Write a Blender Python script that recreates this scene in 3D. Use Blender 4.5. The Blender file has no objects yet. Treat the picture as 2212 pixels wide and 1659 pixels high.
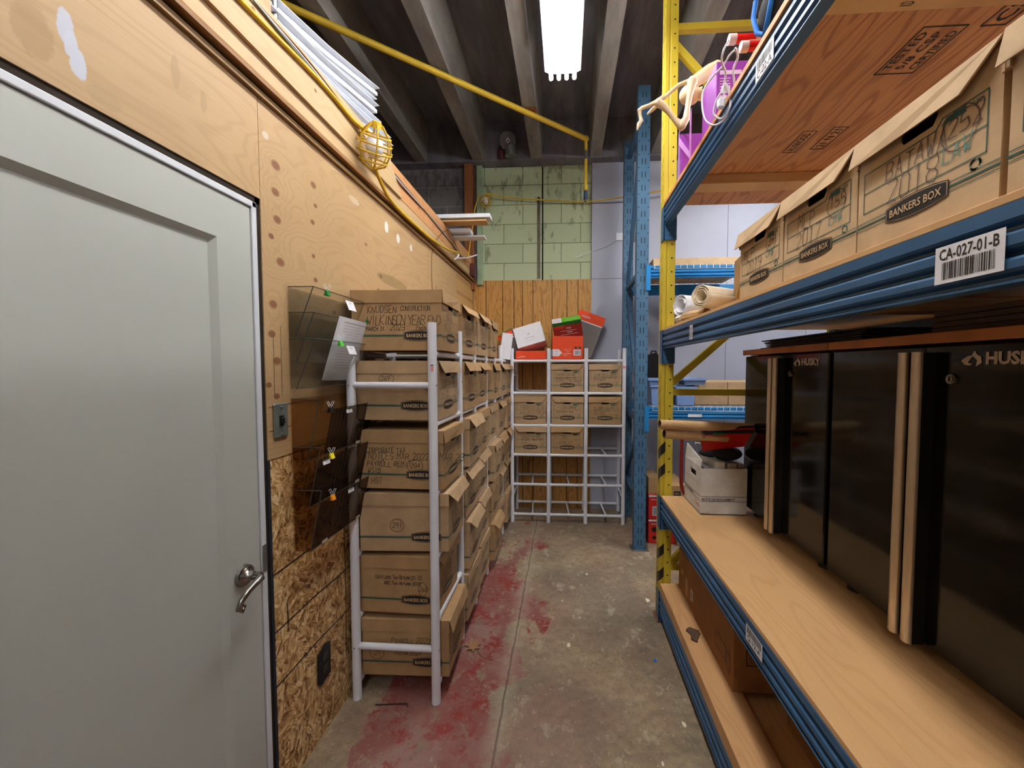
import bpy, math, random
from mathutils import Vector, Matrix, noise
random.seed(7)
R = math.radians
C = bpy.context.scene.collection
sc = bpy.context.scene

# ------------------------------------------------------------ camera, light, exposure
cam = bpy.data.objects.new('camera', bpy.data.cameras.new('camera')); C.objects.link(cam)
cam.location = (0, 0, 1.5)
cam.rotation_euler = (R(90) - math.atan(37/850), 0, math.atan(55/850))
cam.data.sensor_fit = 'HORIZONTAL'; cam.data.sensor_width = 36
cam.data.lens = 850/2212*36
cam.data.shift_x = -61/2212
cam.data.clip_start = .02
sc.camera = cam
world = bpy.data.worlds.new('world'); sc.world = world; world.use_nodes = True
world.node_tree.nodes['Background'].inputs[0].default_value = (.8, .85, 1, 1)
world.node_tree.nodes['Background'].inputs[1].default_value = .02
sc.view_settings.view_transform = 'Standard'
sc.view_settings.look = 'None'
sc.view_settings.exposure = 1.0
sc.view_settings.gamma = 1
sc.view_settings.use_curve_mapping = False
sc.cycles.transparent_max_bounces = 32
TUBE = 21.0      # emission of the fluorescent tubes over the aisle
TUBE2 = 20.0     # emission of the unseen fill fixture behind the camera

# ------------------------------------------------------------ shader helper
class NT:
    def __init__(s, name):
        s.m = bpy.data.materials.new(name); s.m.use_nodes = True
        s.t = s.m.node_tree; s.b = s.t.nodes['Principled BSDF']
        s.tc = s.t.nodes.new('ShaderNodeTexCoord'); s.P = s.tc.outputs['Object']
        s._xyz = None
    def inp(s, n, k, v):
        if v is None: return
        if isinstance(v, bpy.types.NodeSocket): s.t.links.new(v, n.inputs[k])
        else:
            if isinstance(v, (tuple, list)) and len(v) == 3 and n.inputs[k].type == 'RGBA': v = (*v, 1)
            n.inputs[k].default_value = v
    def n(s, typ, **kw):
        nd = s.t.nodes.new(typ)
        for k, v in kw.items(): setattr(nd, k, v)
        return nd
    def math(s, op, a, b=0.0, c=None, clamp=False):
        nd = s.n('ShaderNodeMath', operation=op, use_clamp=clamp)
        s.inp(nd, 0, a); s.inp(nd, 1, b); s.inp(nd, 2, c); return nd.outputs[0]
    @property
    def xyz(s):
        if s._xyz is None:
            nd = s.n('ShaderNodeSeparateXYZ'); s.inp(nd, 0, s.P); s._xyz = nd.outputs
        return s._xyz
    def comb(s, x, y, z):
        nd = s.n('ShaderNodeCombineXYZ'); s.inp(nd, 0, x); s.inp(nd, 1, y); s.inp(nd, 2, z); return nd.outputs[0]
    def scale(s, v, sx, sy, sz):
        nd = s.n('ShaderNodeVectorMath', operation='MULTIPLY'); s.inp(nd, 0, v); s.inp(nd, 1, (sx, sy, sz)); return nd.outputs[0]
    def noise(s, v=None, sc=5, det=4, ro=.5, dist=0, col=False):
        nd = s.n('ShaderNodeTexNoise'); s.inp(nd, 'Vector', v if v is not None else s.P)
        s.inp(nd, 'Scale', sc); s.inp(nd, 'Detail', det); s.inp(nd, 'Roughness', ro); s.inp(nd, 'Distortion', dist)
        return nd.outputs['Color' if col else 'Fac']
    def voro(s, v=None, sc=5, out='Color', feature='F1', rnd=1.0):
        nd = s.n('ShaderNodeTexVoronoi', feature=feature); s.inp(nd, 'Vector', v if v is not None else s.P)
        s.inp(nd, 'Scale', sc); s.inp(nd, 'Randomness', rnd); return nd.outputs[out]
    def ramp(s, f, stops):
        nd = s.n('ShaderNodeValToRGB'); e = nd.color_ramp.elements
        while len(e) < len(stops): e.new(.5)
        for el, (p, c) in zip(e, stops):
            el.position = p; el.color = (*c, 1) if len(c) == 3 else c
        s.inp(nd, 0, f); return nd.outputs[0]
    def mr(s, v, a, b, c=0.0, d=1.0, smooth=False):
        nd = s.n('ShaderNodeMapRange', interpolation_type='SMOOTHSTEP' if smooth else 'LINEAR')
        for k, x in enumerate((v, a, b, c, d)): s.inp(nd, k, x)
        return nd.outputs[0]
    def mix(s, f, a, b, mode='MIX'):
        nd = s.n('ShaderNodeMix', data_type='RGBA', blend_type=mode)
        s.inp(nd, 0, f); s.inp(nd, 6, a); s.inp(nd, 7, b); return nd.outputs[2]
    def bump(s, h, st=.3, d=.002):
        nd = s.n('ShaderNodeBump'); s.inp(nd, 'Strength', st); s.inp(nd, 'Distance', d); s.inp(nd, 'Height', h)
        s.t.links.new(nd.outputs[0], s.b.inputs['Normal'])
    def out(s, col=None, rough=.6, metal=0, spec=.5, **kw):
        s.inp(s.b, 'Base Color', col); s.inp(s.b, 'Roughness', rough); s.inp(s.b, 'Metallic', metal)
        s.inp(s.b, 'Specular IOR Level', spec)
        for k, v in kw.items(): s.inp(s.b, k, v)
        return s.m

def S(r, g, b):      # sRGB 0-255 to linear
    return tuple(((c/255)/12.92 if c/255 <= .04045 else ((c/255+.055)/1.055)**2.4) for c in (r, g, b))
_mats = {}
def plain(name, col, rough=.5, metal=0, var=.12, sc=30, spec=.4, bump=0):
    if name in _mats: return _mats[name]
    n = NT(name)
    f = n.noise(sc=sc, det=3)
    c2 = tuple(x*(1-var) for x in col); c3 = tuple(min(1, x*(1+var)) for x in col)
    c = n.ramp(f, [(.3, c2), (.7, c3)])
    if bump: n.bump(n.noise(sc=sc*4, det=2), bump, .001)
    _mats[name] = n.out(c, rough, metal, spec); return _mats[name]

def plywood(name, base, dark, grain='Y', knots=(), kcol=S(120, 72, 40), rough=.55, stain=None, gsc=1.0, contrast=1.0):
    """knots: (a, b, radius) on the sheet plane; grain runs along the first axis"""
    n = NT(name); x, y, z = n.xyz
    a, b = {'YZ': (y, z), 'XY': (x, y), 'YX': (y, x), 'XZ': (x, z), 'ZX': (z, x)}[grain]
    S_ = None; K = None
    for ka, kb, kr in knots:
        da = n.math('MULTIPLY', n.math('SUBTRACT', a, ka), .75); db = n.math('SUBTRACT', b, kb)
        d2 = n.math('ADD', n.math('MULTIPLY', da, da), n.math('MULTIPLY', db, db))
        f = n.math('DIVIDE', 1.0, n.math('ADD', 1.0, n.math('MULTIPLY', d2, 1/(kr*3.2)**2)))
        S_ = f if S_ is None else n.math('ADD', S_, f)
        k = n.mr(d2, (kr*1.25)**2, (kr*.75)**2, 0, 1)
        K = k if K is None else n.math('MAXIMUM', K, k)
    warp = n.noise(n.comb(n.math('MULTIPLY', a, 1.1*gsc), n.math('MULTIPLY', b, 5.5*gsc), 0), sc=1, det=2)
    coord = n.math('ADD', n.math('MULTIPLY', b, 9*gsc), n.math('MULTIPLY', warp, 5.0))
    if S_ is not None: coord = n.math('ADD', coord, n.math('MULTIPLY', S_, 2.6))
    band = n.math('SINE', n.math('MULTIPLY', coord, 13.0))
    band = n.mr(band, .25, 1.0, 0, .34*contrast)
    fine = n.noise(n.comb(n.math('MULTIPLY', a, 5.0), n.math('MULTIPLY', b, 190.0), 0), sc=1, det=3)
    f = n.math('ADD', band, n.mr(fine, .35, .75, 0, .30*contrast), clamp=True)
    col = n.mix(f, base, dark)
    big = n.noise(sc=1.7, det=3)
    col = n.mix(n.mr(big, .35, .7, 0, .35), col, tuple(c*.78 for c in base))
    if stain: col = stain(n, col, a, b)
    if K is not None:
        col = n.mix(n.math('MULTIPLY', K, .9), col, kcol)
    n.bump(fine, .15, .0008)
    return n.out(col, rough, 0, .35)

# ------------------------------------------------------------ mesh helper
class MB:
    def __init__(s): s.v = []; s.f = []; s.mi = []; s.sm = []
    def add(s, vs, fs, m=0, smooth=False, M=None):
        k = len(s.v)
        s.v += [tuple(M @ Vector(p)) if M is not None else tuple(p) for p in vs]
        for f in fs: s.f.append([k+i for i in f]); s.mi.append(m); s.sm.append(smooth)
        return s
    def box(s, x0, x1, y0, y1, z0, z1, m=0, M=None, c=0.0):
        if c <= 0:
            vs = [(x, y, z) for z in (z0, z1) for y in (y0, y1) for x in (x0, x1)]
            return s.add(vs, [(0, 2, 3, 1), (4, 5, 7, 6), (0, 1, 5, 4), (2, 6, 7, 3), (0, 4, 6, 2), (1, 3, 7, 5)], m, False, M)
        # chamfered box
        cx, cy, cz = (x0+x1)/2, (y0+y1)/2, (z0+z1)/2; hx, hy, hz = abs(x1-x0)/2, abs(y1-y0)/2, abs(z1-z0)/2
        c = min(c, hx*.9, hy*.9, hz*.9)
        vs = []; idx = {}
        for sx in (-1, 1):
            for sy in (-1, 1):
                for sz in (-1, 1):
                    for ax in range(3):
                        p = [cx+sx*(hx-c), cy+sy*(hy-c), cz+sz*(hz-c)]
                        p[ax] += (sx, sy, sz)[ax]*c
                        idx[(sx, sy, sz, ax)] = len(vs); vs.append(tuple(p))
        fs = []
        g = lambda a, b, d, ax: idx[(a, b, d, ax)]
        for q in (-1, 1):
            fs.append([g(q, -1, -1, 0), g(q, 1, -1, 0), g(q, 1, 1, 0), g(q, -1, 1, 0)][::q])
            fs.append([g(-1, q, -1, 1), g(-1, q, 1, 1), g(1, q, 1, 1), g(1, q, -1, 1)][::q])
            fs.append([g(-1, -1, q, 2), g(1, -1, q, 2), g(1, 1, q, 2), g(-1, 1, q, 2)][::q])
        for a in (-1, 1):
            for b in (-1, 1):
                e = a*b
                fs.append([g(a, b, -1, 0), g(a, b, -1, 1), g(a, b, 1, 1), g(a, b, 1, 0)][::e])
                fs.append([g(a, -1, b, 0), g(a, 1, b, 0), g(a, 1, b, 2), g(a, -1, b, 2)][::e])
                fs.append([g(-1, a, b, 1), g(-1, a, b, 2), g(1, a, b, 2), g(1, a, b, 1)][::e])
        for sx in (-1, 1):
            for sy in (-1, 1):
                for sz in (-1, 1):
                    fs.append([g(sx, sy, sz, 0), g(sx, sy, sz, 1), g(sx, sy, sz, 2)][::sx*sy*sz])
        return s.add(vs, fs, m, False, M)
    def tube(s, pts, r, n=8, m=0, caps=True, close=False, smooth=True):
        pts = [Vector(p) for p in pts]; N = len(pts)
        rs = r if isinstance(r, (list, tuple)) else [r]*N
        vs = []; prev = None
        for i, p in enumerate(pts):
            if close: t = pts[(i+1) % N]-pts[i-1]
            else: t = pts[min(i+1, N-1)]-pts[max(i-1, 0)]
            t.normalize()
            if prev is None:
                a = Vector((0, 0, 1)) if abs(t.z) < .9 else Vector((1, 0, 0))
                u = t.cross(a).normalized()
            else:
                u = (prev - t*prev.dot(t))
                u = u.normalized() if u.length > 1e-6 else t.orthogonal().normalized()
            prev = u; w = t.cross(u)
            vs += [tuple(p + (u*math.cos(2*math.pi*k/n) + w*math.sin(2*math.pi*k/n))*rs[i]) for k in range(n)]
        fs = []
        for i in range(N if close else N-1):
            j = (i+1) % N
            for k in range(n): fs.append((i*n+k, i*n+(k+1) % n, j*n+(k+1) % n, j*n+k))
        s.add(vs, fs, m, smooth)
        if caps and not close:
            s.add([vs[k] for k in range(n)][::-1], [list(range(n))], m)
            s.add([vs[(N-1)*n+k] for k in range(n)], [list(range(n))], m)
        return s
    def poly(s, pts, m=0): return s.add(pts, [list(range(len(pts)))], m)
    def prism(s, poly, ax, a, b, m=0, smooth=False):
        """poly of 2D points swept along axis ax from a to b (other axes in x,y,z order)"""
        def P(p, t):
            q = list(p); q.insert(ax, t); return tuple(q)
        n = len(poly); vs = [P(p, a) for p in poly]+[P(p, b) for p in poly]
        s.add(vs, [(k, (k+1) % n, n+(k+1) % n, n+k) for k in range(n)], m, smooth)
        s.add([P(p, a) for p in poly], [list(range(n))[::-1]], m); s.add([P(p, b) for p in poly], [list(range(n))], m)
        return s
    def sphere(s, c, r, n=12, m=0, sc=(1, 1, 1)):
        vs = []; fs = []; h = n//2
        for i in range(h+1):
            th = math.pi*i/h
            for k in range(n):
                ph = 2*math.pi*k/n
                vs.append((c[0]+r*sc[0]*math.sin(th)*math.cos(ph), c[1]+r*sc[1]*math.sin(th)*math.sin(ph), c[2]+r*sc[2]*math.cos(th)))
        for i in range(h):
            for k in range(n): fs.append((i*n+k, (i+1)*n+k, (i+1)*n+(k+1) % n, i*n+(k+1) % n))
        return s.add(vs, fs, m, True)
    def mesh(s, name, mats, off=(0, 0, 0)):
        me = bpy.data.meshes.new(name)
        me.from_pydata([(a-off[0], b-off[1], c-off[2]) for a, b, c in s.v], [], s.f)
        for m in (mats if isinstance(mats, (list, tuple)) else [mats]): me.materials.append(m)
        for p, mi, sm in zip(me.polygons, s.mi, s.sm): p.material_index = mi; p.use_smooth = sm
        me.validate(); me.update(); return me
    def build(s, name, mats, parent=None, off=None, bevel=0):
        """parent: offsets world coordinates by the parent's location; off: origin of a top-level mesh"""
        o_ = off if off is not None else (tuple(wloc(parent)) if parent is not None else (0, 0, 0))
        o = bpy.data.objects.new(name, s.mesh(name, mats, o_)); C.objects.link(o)
        if parent is not None: o.parent = parent
        else: o.location = o_
        if bevel:
            b = o.modifiers.new('bevel', 'BEVEL'); b.width = bevel; b.segments = 2; b.limit_method = 'ANGLE'
        return o
def wloc(o):
    l = Vector((0, 0, 0))
    while o is not None: l = l + Vector(o.location); o = o.parent
    return l
def tag(o, label=None, cat=None, group=None, kind=None):
    if label: o['label'] = label
    if cat: o['category'] = cat
    if group: o['group'] = group
    if kind: o['kind'] = kind
    return o
def thing(name, label, cat, loc=(0, 0, 0), rz=0, group=None):
    o = bpy.data.objects.new(name, None); C.objects.link(o); o.empty_display_size = .05
    o.location = loc; o.rotation_euler = (0, 0, rz); return tag(o, label, cat, group)
def put(name, me, parent, loc=(0, 0, 0)):
    o = bpy.data.objects.new(name, me); C.objects.link(o); o.parent = parent; o.location = loc; return o

# ------------------------------------------------------------ lettering
_font = {}
def glyphs(text, bold=0.0):
    k = (text, bold)
    if k not in _font:
        cu = bpy.data.curves.new('t', 'FONT'); cu.body = text; cu.resolution_u = 2; cu.offset = bold
        o = bpy.data.objects.new('t', cu); C.objects.link(o)
        dg = bpy.context.evaluated_depsgraph_get(); dg.update()
        me = bpy.data.meshes.new_from_object(o.evaluated_get(dg))
        vs = [(v.co.x, v.co.y) for v in me.vertices]; fs = [list(p.vertices) for p in me.polygons]
        bpy.data.objects.remove(o); bpy.data.curves.remove(cu); bpy.data.meshes.remove(me)
        xs = [v[0] for v in vs]; ys = [v[1] for v in vs]
        x0, x1, y0, y1 = min(xs), max(xs), min(ys), max(ys)
        _font[k] = ([((x-x0)/(x1-x0)-.5, (y-y0)/(y1-y0)-.5) for x, y in vs], fs, (x1-x0)/(y1-y0))
    return _font[k]
class Flat:
    """a drawing plane: o = origin, u = right, v = up, eps lifts along the normal"""
    def __init__(s, mb, o, u, v, eps=.0006):
        s.mb = mb; s.o = Vector(o); s.u = Vector(u).normalized(); s.v = Vector(v).normalized(); s.n = s.u.cross(s.v); s.e = eps
    def p(s, a, b, e=0): return tuple(s.o + s.u*a + s.v*b + s.n*(s.e+e))
    def rect(s, a0, a1, b0, b1, m=0, e=0): s.mb.poly([s.p(a0, b0, e), s.p(a1, b0, e), s.p(a1, b1, e), s.p(a0, b1, e)], m)
    def poly(s, pts, m=0, e=0): s.mb.poly([s.p(a, b, e) for a, b in pts], m)
    def line(s, pts, w, m=0, e=0, close=False):
        if close: pts = list(pts)+[pts[0]]
        for (a, b), (c, d) in zip(pts[:-1], pts[1:]):
            L = math.hypot(c-a, d-b)
            if L < 1e-7: continue
            tx, ty = (c-a)/L*w/2, (d-b)/L*w/2
            s.poly([(a-tx+ty, b-ty-tx), (c+tx+ty, d+ty-tx), (c+tx-ty, d+ty+tx), (a-tx-ty, b-ty+tx)], m, e)
    def text(s, t, a, b, h, w=None, m=0, e=0, bold=0.0, shear=0):
        vs, fs, asp = glyphs(t, bold)
        w = w or h*asp
        s.mb.add([s.p(a+x*w+y*h*shear, b+y*h, e) for x, y in vs], fs, m)
    def bars(s, a0, a1, b0, b1, n=22, m=0, e=0, seed=1):
        rr = random.Random(seed); x = a0; st = (a1-a0)/n
        while x < a1:
            w = st*rr.choice((.25, .4, .7)); s.rect(x, min(x+w, a1), b0, b1, m, e); x += w+st*rr.choice((.3, .5, .6))
GL = dict(A='00 26 40|12 32', B='00 06 36 45 33 03|33 42 41 30 00', C='45 36 16 05 01 10 30 41', D='00 06 26 44 42 20 00',
    E='40 00 06 46|03 33', F='00 06 46|03 33', G='45 36 16 05 01 10 30 41 43 23', H='00 06|40 46|03 43', I='20 26', J='36 31 20 10 01',
    K='00 06|46 03 40', L='06 00 40', M='00 06 23 46 40', N='00 06 40 46', O='16 05 01 10 30 41 45 36 16', P='00 06 36 45 44 33 03',
    R='00 06 36 45 44 33 03|23 40', S='45 36 16 05 04 13 33 42 41 30 10 01', T='20 26|06 46', U='06 01 10 30 41 46', V='06 20 46',
    W='06 10 23 30 46', X='00 46|06 40', Y='06 23 46|23 20', Z='06 46 00 40', Q='16 05 01 10 30 41 45 36 16|32 50')
GL.update({'0': GL['O'], '1': '15 26 20', '2': '05 16 36 45 44 00 40', '3': '05 16 36 45 44 33 13|33 42 41 30 10 01', '4': '30 36 02 42',
    '5': '46 06 03 33 42 41 30 00', '6': '36 14 01 10 30 41 42 33 02', '7': '06 46 10', '8': '13 04 05 16 36 45 44 33 13 02 01 10 30 41 42 33',
    '9': '44 33 13 04 05 16 36 45 44 20', '-': '03 43', '.': '10 11', '/': '00 46', '&': '40 05 26 35 01 10 30 42'})
def hand(fl, text, a, b, h, w=.002, m=0, seed=0, lean=.08, e=0, sp=1.0):
    """handwritten strokes, (a, b) is the lower left corner"""
    rr = random.Random(hash(text) % 9999 if seed is None else seed+len(text)*7)
    x = a
    for ch in text:
        up = ch.upper()
        if up in GL:
            hh = h*(.72 if ch != up else 1)*rr.uniform(.9, 1.08); by = b+rr.uniform(-.05, .05)*h
            cw = h*.46*(.85 if ch != up else 1)
            for st in GL[up].split('|'):
                pts = []
                for q in st.split():
                    px, py = int(q[0])/4, int(q[1])/6
                    px += rr.uniform(-.05, .05); py += rr.uniform(-.04, .04)
                    pts.append((x+px*cw+lean*py*hh, by+py*hh))
                fl.line(pts, w, m, e)
            x += cw*1.42*sp
        else: x += h*.42*sp
    return x
def ring(fl, a, b, ra, rb, w=.0015, m=0, n=18, e=0):
    fl.line([(a+ra*math.cos(2*math.pi*k/n), b+rb*math.sin(2*math.pi*k/n)) for k in range(n)], w, m, e, close=True)

# ------------------------------------------------------------ materials
def m_floor():
    n = NT('painted_concrete'); x, y, z = n.xyz
    base = n.ramp(n.noise(sc=3.2, det=8, ro=.65), [(.28, S(116, 100, 80)), (.5, S(156, 136, 108)), (.72, S(182, 162, 130))])
    base = n.mix(n.mr(n.noise(sc=26, det=6, ro=.7), .45, .62, 0, .45), base, S(92, 84, 74))
    base = n.mix(n.mr(n.noise(n.comb(x, y, 5.5), sc=1.3, det=5, ro=.6), .42, .58, 0, .5), base, S(112, 102, 92))
    pale = n.mr(n.noise(n.scale(n.P, 1, .7, 1), sc=8.5, det=10, ro=.75), .56, .60, 0, .75)
    base = n.mix(pale, base, S(176, 164, 138))
    base = n.mix(n.mr(n.noise(sc=70, det=5, ro=.7), .60, .66, 0, .55), base, S(84, 72, 62))
    base = n.mix(n.mr(n.noise(n.comb(x, y, 2.2), sc=55, det=4, ro=.6), .64, .67, 0, .6), base, S(198, 190, 170))
    leftzone = n.mr(n.math('ADD', x, n.math('MULTIPLY', n.math('SUBTRACT', n.noise(sc=2.4, det=5), .5), 1.1)), .05, -.45, 0, 1, True)
    midzone = n.math('MULTIPLY', n.mr(x, .35, .0, 0, 1, True), n.mr(y, 2.0, 1.0, 0, .62, True))
    edge = n.mr(x, -.80, -.88, 1, 0, True)
    farfade = n.mr(y, 2.6, 3.6, 1, .45)
    zone = n.math('MULTIPLY', n.math('MULTIPLY', n.math('MAXIMUM', leftzone, midzone), edge), farfade)
    pat = n.noise(n.comb(x, n.math('MULTIPLY', y, .8), 0), sc=5.2, det=11, ro=.78)
    thr = n.math('SUBTRACT', .70, n.math('MULTIPLY', zone, .30))
    paint = n.mr(n.math('SUBTRACT', pat, thr), -.012, .012, 0, 1)
    chips = n.math('MAXIMUM', n.mr(n.noise(sc=38, det=6, ro=.75), .57, .60, 0, 1), n.mr(n.noise(n.comb(x, n.math('MULTIPLY', y, .7), 9), sc=13, det=9, ro=.75), .56, .58, 0, 1))
    paint = n.math('MULTIPLY', paint, n.math('SUBTRACT', 1.0, n.math('MULTIPLY', chips, .8)))
    pc = n.ramp(n.noise(sc=2.6, det=6, ro=.6), [(.30, S(128, 66, 58)), (.50, S(134, 84, 78)), (.62, S(146, 112, 104))])
    pc = n.mix(n.mr(n.noise(n.comb(x, y, 3.1), sc=7, det=6, ro=.7), .52, .58, 0, .8), pc, S(132, 40, 36))
    film = n.mr(n.noise(n.comb(x, y, 7.7), sc=1.6, det=7, ro=.6), .40, .60, 0, .28)
    base = n.mix(film, base, S(140, 92, 84))
    col = n.mix(paint, base, pc)
    # saw-cut joint running down the aisle
    wob = n.math('ADD', n.math('SUBTRACT', x, -.275), n.math('MULTIPLY', n.math('SUBTRACT', n.noise(sc=9, det=5), .5), .02))
    near = n.mr(n.math('ABSOLUTE', wob), .06, .01, 0, .55)
    col = n.mix(n.math('MULTIPLY', near, n.noise(sc=60, det=3)), col, S(184, 174, 150))
    j = n.mr(n.math('ABSOLUTE', wob), .006, .003, 0, .6)
    col = n.mix(j, col, S(70, 58, 50))
    n.bump(n.math('SUBTRACT', n.noise(sc=45, det=6), j), .35, .003)
    return n.out(col, n.mr(n.noise(sc=9), .3, .7, .42, .7), 0, .35)
def m_osb():
    n = NT('osb_board'); x, y, z = n.xyz
    p = n.comb(y, z, x)
    nz = n.noise(p, sc=7, det=3, col=True)
    v = n.n('ShaderNodeVectorMath', operation='MULTIPLY_ADD'); n.inp(v, 0, nz); n.inp(v, 1, (.05, .05, .05)); n.inp(v, 2, p)
    def layer(sc0, sx, sy, seed):
        q = n.n('ShaderNodeVectorMath', operation='ADD'); n.inp(q, 0, v.outputs[0]); n.inp(q, 1, (seed, seed*2.1, 0))
        cell = n.voro(q.outputs[0], sc=sc0)
        sep = n.n('ShaderNodeSeparateColor'); n.inp(sep, 0, cell)
        rot = n.n('ShaderNodeVectorRotate', rotation_type='Z_AXIS'); n.inp(rot, 'Vector', q.outputs[0])
        n.inp(rot, 'Angle', n.math('ADD', n.math('MULTIPLY', sep.outputs[0], 2.6), .2))
        w = n.scale(rot.outputs[0], sx, sy, 0)
        c = n.voro(w, sc=1.0); s2 = n.n('ShaderNodeSeparateColor'); n.inp(s2, 0, c)
        d = n.voro(w, sc=1.0, out='Distance', feature='DISTANCE_TO_EDGE')
        return s2.outputs[1], d
    a, da = layer(20, 22, 95, 0); b, db = layer(28, 30, 120, 3.3)
    f = n.math('ADD', n.math('MULTIPLY', a, .62), n.math('MULTIPLY', b, .38))
    col = n.ramp(f, [(.12, S(116, 80, 44)), (.32, S(176, 134, 80)), (.56, S(210, 170, 112)), (.86, S(240, 212, 164))])
    ed = n.math('MAXIMUM', n.mr(da, .05, 0.0, 0, .55), n.mr(db, .04, 0.0, 0, .3))
    col = n.mix(ed, col, S(88, 52, 22))
    n.bump(f, .25, .002)
    return n.out(col, .6, 0, .3)
def m_block(name, paint, mortar, stain, amt=.5):
    n = NT(name); x, y, z = n.xyz
    nd = n.n('ShaderNodeTexBrick'); nd.offset = .5
    n.inp(nd, 'Vector', n.comb(n.math('ADD', x, .05), n.math('SUBTRACT', z, 2.385), 0))
    n.inp(nd, 'Scale', 1.0); n.inp(nd, 'Brick Width', .4); n.inp(nd, 'Row Height', .2); n.inp(nd, 'Mortar Size', .005); n.inp(nd, 'Mortar Smooth', .3)
    n.inp(nd, 'Color1', paint); n.inp(nd, 'Color2', tuple(c*.9 for c in paint)); n.inp(nd, 'Mortar', mortar)
    col = nd.outputs[0]
    st = n.noise(n.comb(n.math('MULTIPLY', x, 2.6), y, z), sc=3.6, det=8, ro=.72)
    up = n.mr(z, 2.4, 3.6, -.07, .03)
    col = n.mix(n.mr(n.math('ADD', st, up), .53, .60, 0, amt), col, stain)
    drip = n.noise(n.comb(n.math('MULTIPLY', x, 40), y, n.math('MULTIPLY', z, 2.5)), sc=1, det=3)
    col = n.mix(n.math('MULTIPLY', n.mr(drip, .60, .75, 0, .22), n.mr(z, 2.7, 3.5, 0, 1)), col, stain)
    n.bump(n.math('ADD', n.math('MULTIPLY', nd.outputs[1], -1.0), n.math('MULTIPLY', n.noise(sc=60), .35)), .5, .006)
    return n.out(col, .7, 0, .3)
def m_concrete(name, a, b, c):
    n = NT(name); x, y, z = n.xyz
    v = n.comb(n.math('MULTIPLY', x, 3.0), n.math('MULTIPLY', y, .6), z)
    col = n.ramp(n.noise(v, sc=3, det=8, ro=.65), [(.3, a), (.52, b), (.75, c)])
    n.bump(n.noise(sc=70, det=4), .3, .003)
    return n.out(col, .85, 0, .2)
def m_pine():
    n = NT('knotty_pine_panelling'); x, y, z = n.xyz
    gx = [-1.02, -.84, -.665, -.545, -.455, -.345, -.145, .01, .125, .35]
    sh = n.math('MULTIPLY', n.math('FLOOR', n.math('MULTIPLY', n.math('ADD', x, 1.02), 7.0)), 5.3)
    warp = n.noise(n.comb(n.math('MULTIPLY', x, 9), n.math('MULTIPLY', z, 1.3), sh), sc=1, det=4, dist=1.4)
    f = n.math('SINE', n.math('ADD', n.math('MULTIPLY', x, 120), n.math('MULTIPLY', warp, 46)))
    kn = n.mr(n.noise(n.comb(n.math('MULTIPLY', x, 11), n.math('MULTIPLY', z, 3.2), 4), sc=1, det=2), .66, .76, 0, 1)
    col = n.mix(n.mr(f, .2, 1, 0, .55), S(192, 142, 74), S(140, 86, 36))
    col = n.mix(n.math('MULTIPLY', kn, .75), col, S(104, 58, 26))
    g = None
    for q in gx:
        d = n.mr(n.math('ABSOLUTE', n.math('SUBTRACT', x, q)), .006, .003, 0, 1)
        g = d if g is None else n.math('MAXIMUM', g, d)
    col = n.mix(n.math('MULTIPLY', g, .85), col, S(66, 38, 16))
    n.bump(n.math('MULTIPLY', g, -1.0), .6, .003)
    return n.out(col, .5, 0, .35)
def m_card(name, base):
    n = NT(name)
    f = n.noise(sc=14, det=5, ro=.6)
    col = n.ramp(f, [(.3, tuple(c*.86 for c in base)), (.7, tuple(min(1, c*1.08) for c in base))])
    flute = n.noise(n.scale(n.P, 3, 3, 260), sc=1, det=1)
    col = n.mix(n.mr(flute, .4, .7, 0, .08), col, tuple(c*.6 for c in base))
    n.bump(n.math('ADD', n.noise(sc=11, det=4), n.math('MULTIPLY', flute, .06)), .25, .006)
    return n.out(col, .72, 0, .25)
def m_scuffed(name, base, scuff, rough=.38, amt=.5, sc=7, metal=0.0):
    n = NT(name)
    f = n.noise(n.scale(n.P, 1, 1, 2.5), sc=sc, det=9, ro=.75)
    col = n.ramp(n.noise(sc=3, det=3), [(.3, tuple(c*.85 for c in base)), (.7, tuple(min(1, c*1.12) for c in base))])
    col = n.mix(n.mr(f, .64, .70, 0, amt), col, scuff)
    n.bump(n.noise(sc=18, det=3), .06, .003)
    return n.out(col, n.mr(f, .3, .7, rough-.08, rough+.15), metal, .5)
def m_clear(name, tint, gloss=.08, body=0.0, bcol=(.1, .1, .1)):
    n = NT(name); t = n.t
    tr = n.n('ShaderNodeBsdfTransparent'); n.inp(tr, 0, tint)
    gl = n.n('ShaderNodeBsdfGlossy'); n.inp(gl, 'Roughness', .08); n.inp(gl, 'Color', (.9, .9, .9))
    df = n.n('ShaderNodeBsdfDiffuse'); n.inp(df, 0, bcol)
    m0 = n.n('ShaderNodeMixShader'); m0.inputs[0].default_value = body
    t.links.new(tr.outputs[0], m0.inputs[1]); t.links.new(df.outputs[0], m0.inputs[2])
    fr = n.n('ShaderNodeFresnel'); fr.inputs[0].default_value = 1.45
    f = n.math('MULTIPLY', fr.outputs[0], gloss*10, clamp=True)
    m1 = n.n('ShaderNodeMixShader'); t.links.new(f, m1.inputs[0]); t.links.new(m0.outputs[0], m1.inputs[1]); t.links.new(gl.outputs[0], m1.inputs[2])
    t.links.new(m1.outputs[0], t.nodes['Material Output'].inputs[0]); return n.m
def m_emit(name, col, st):
    n = NT(name); return n.out((.8, .8, .8), .5, 0, .3, **{'Emission Color': (*col, 1), 'Emission Strength': st})

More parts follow.
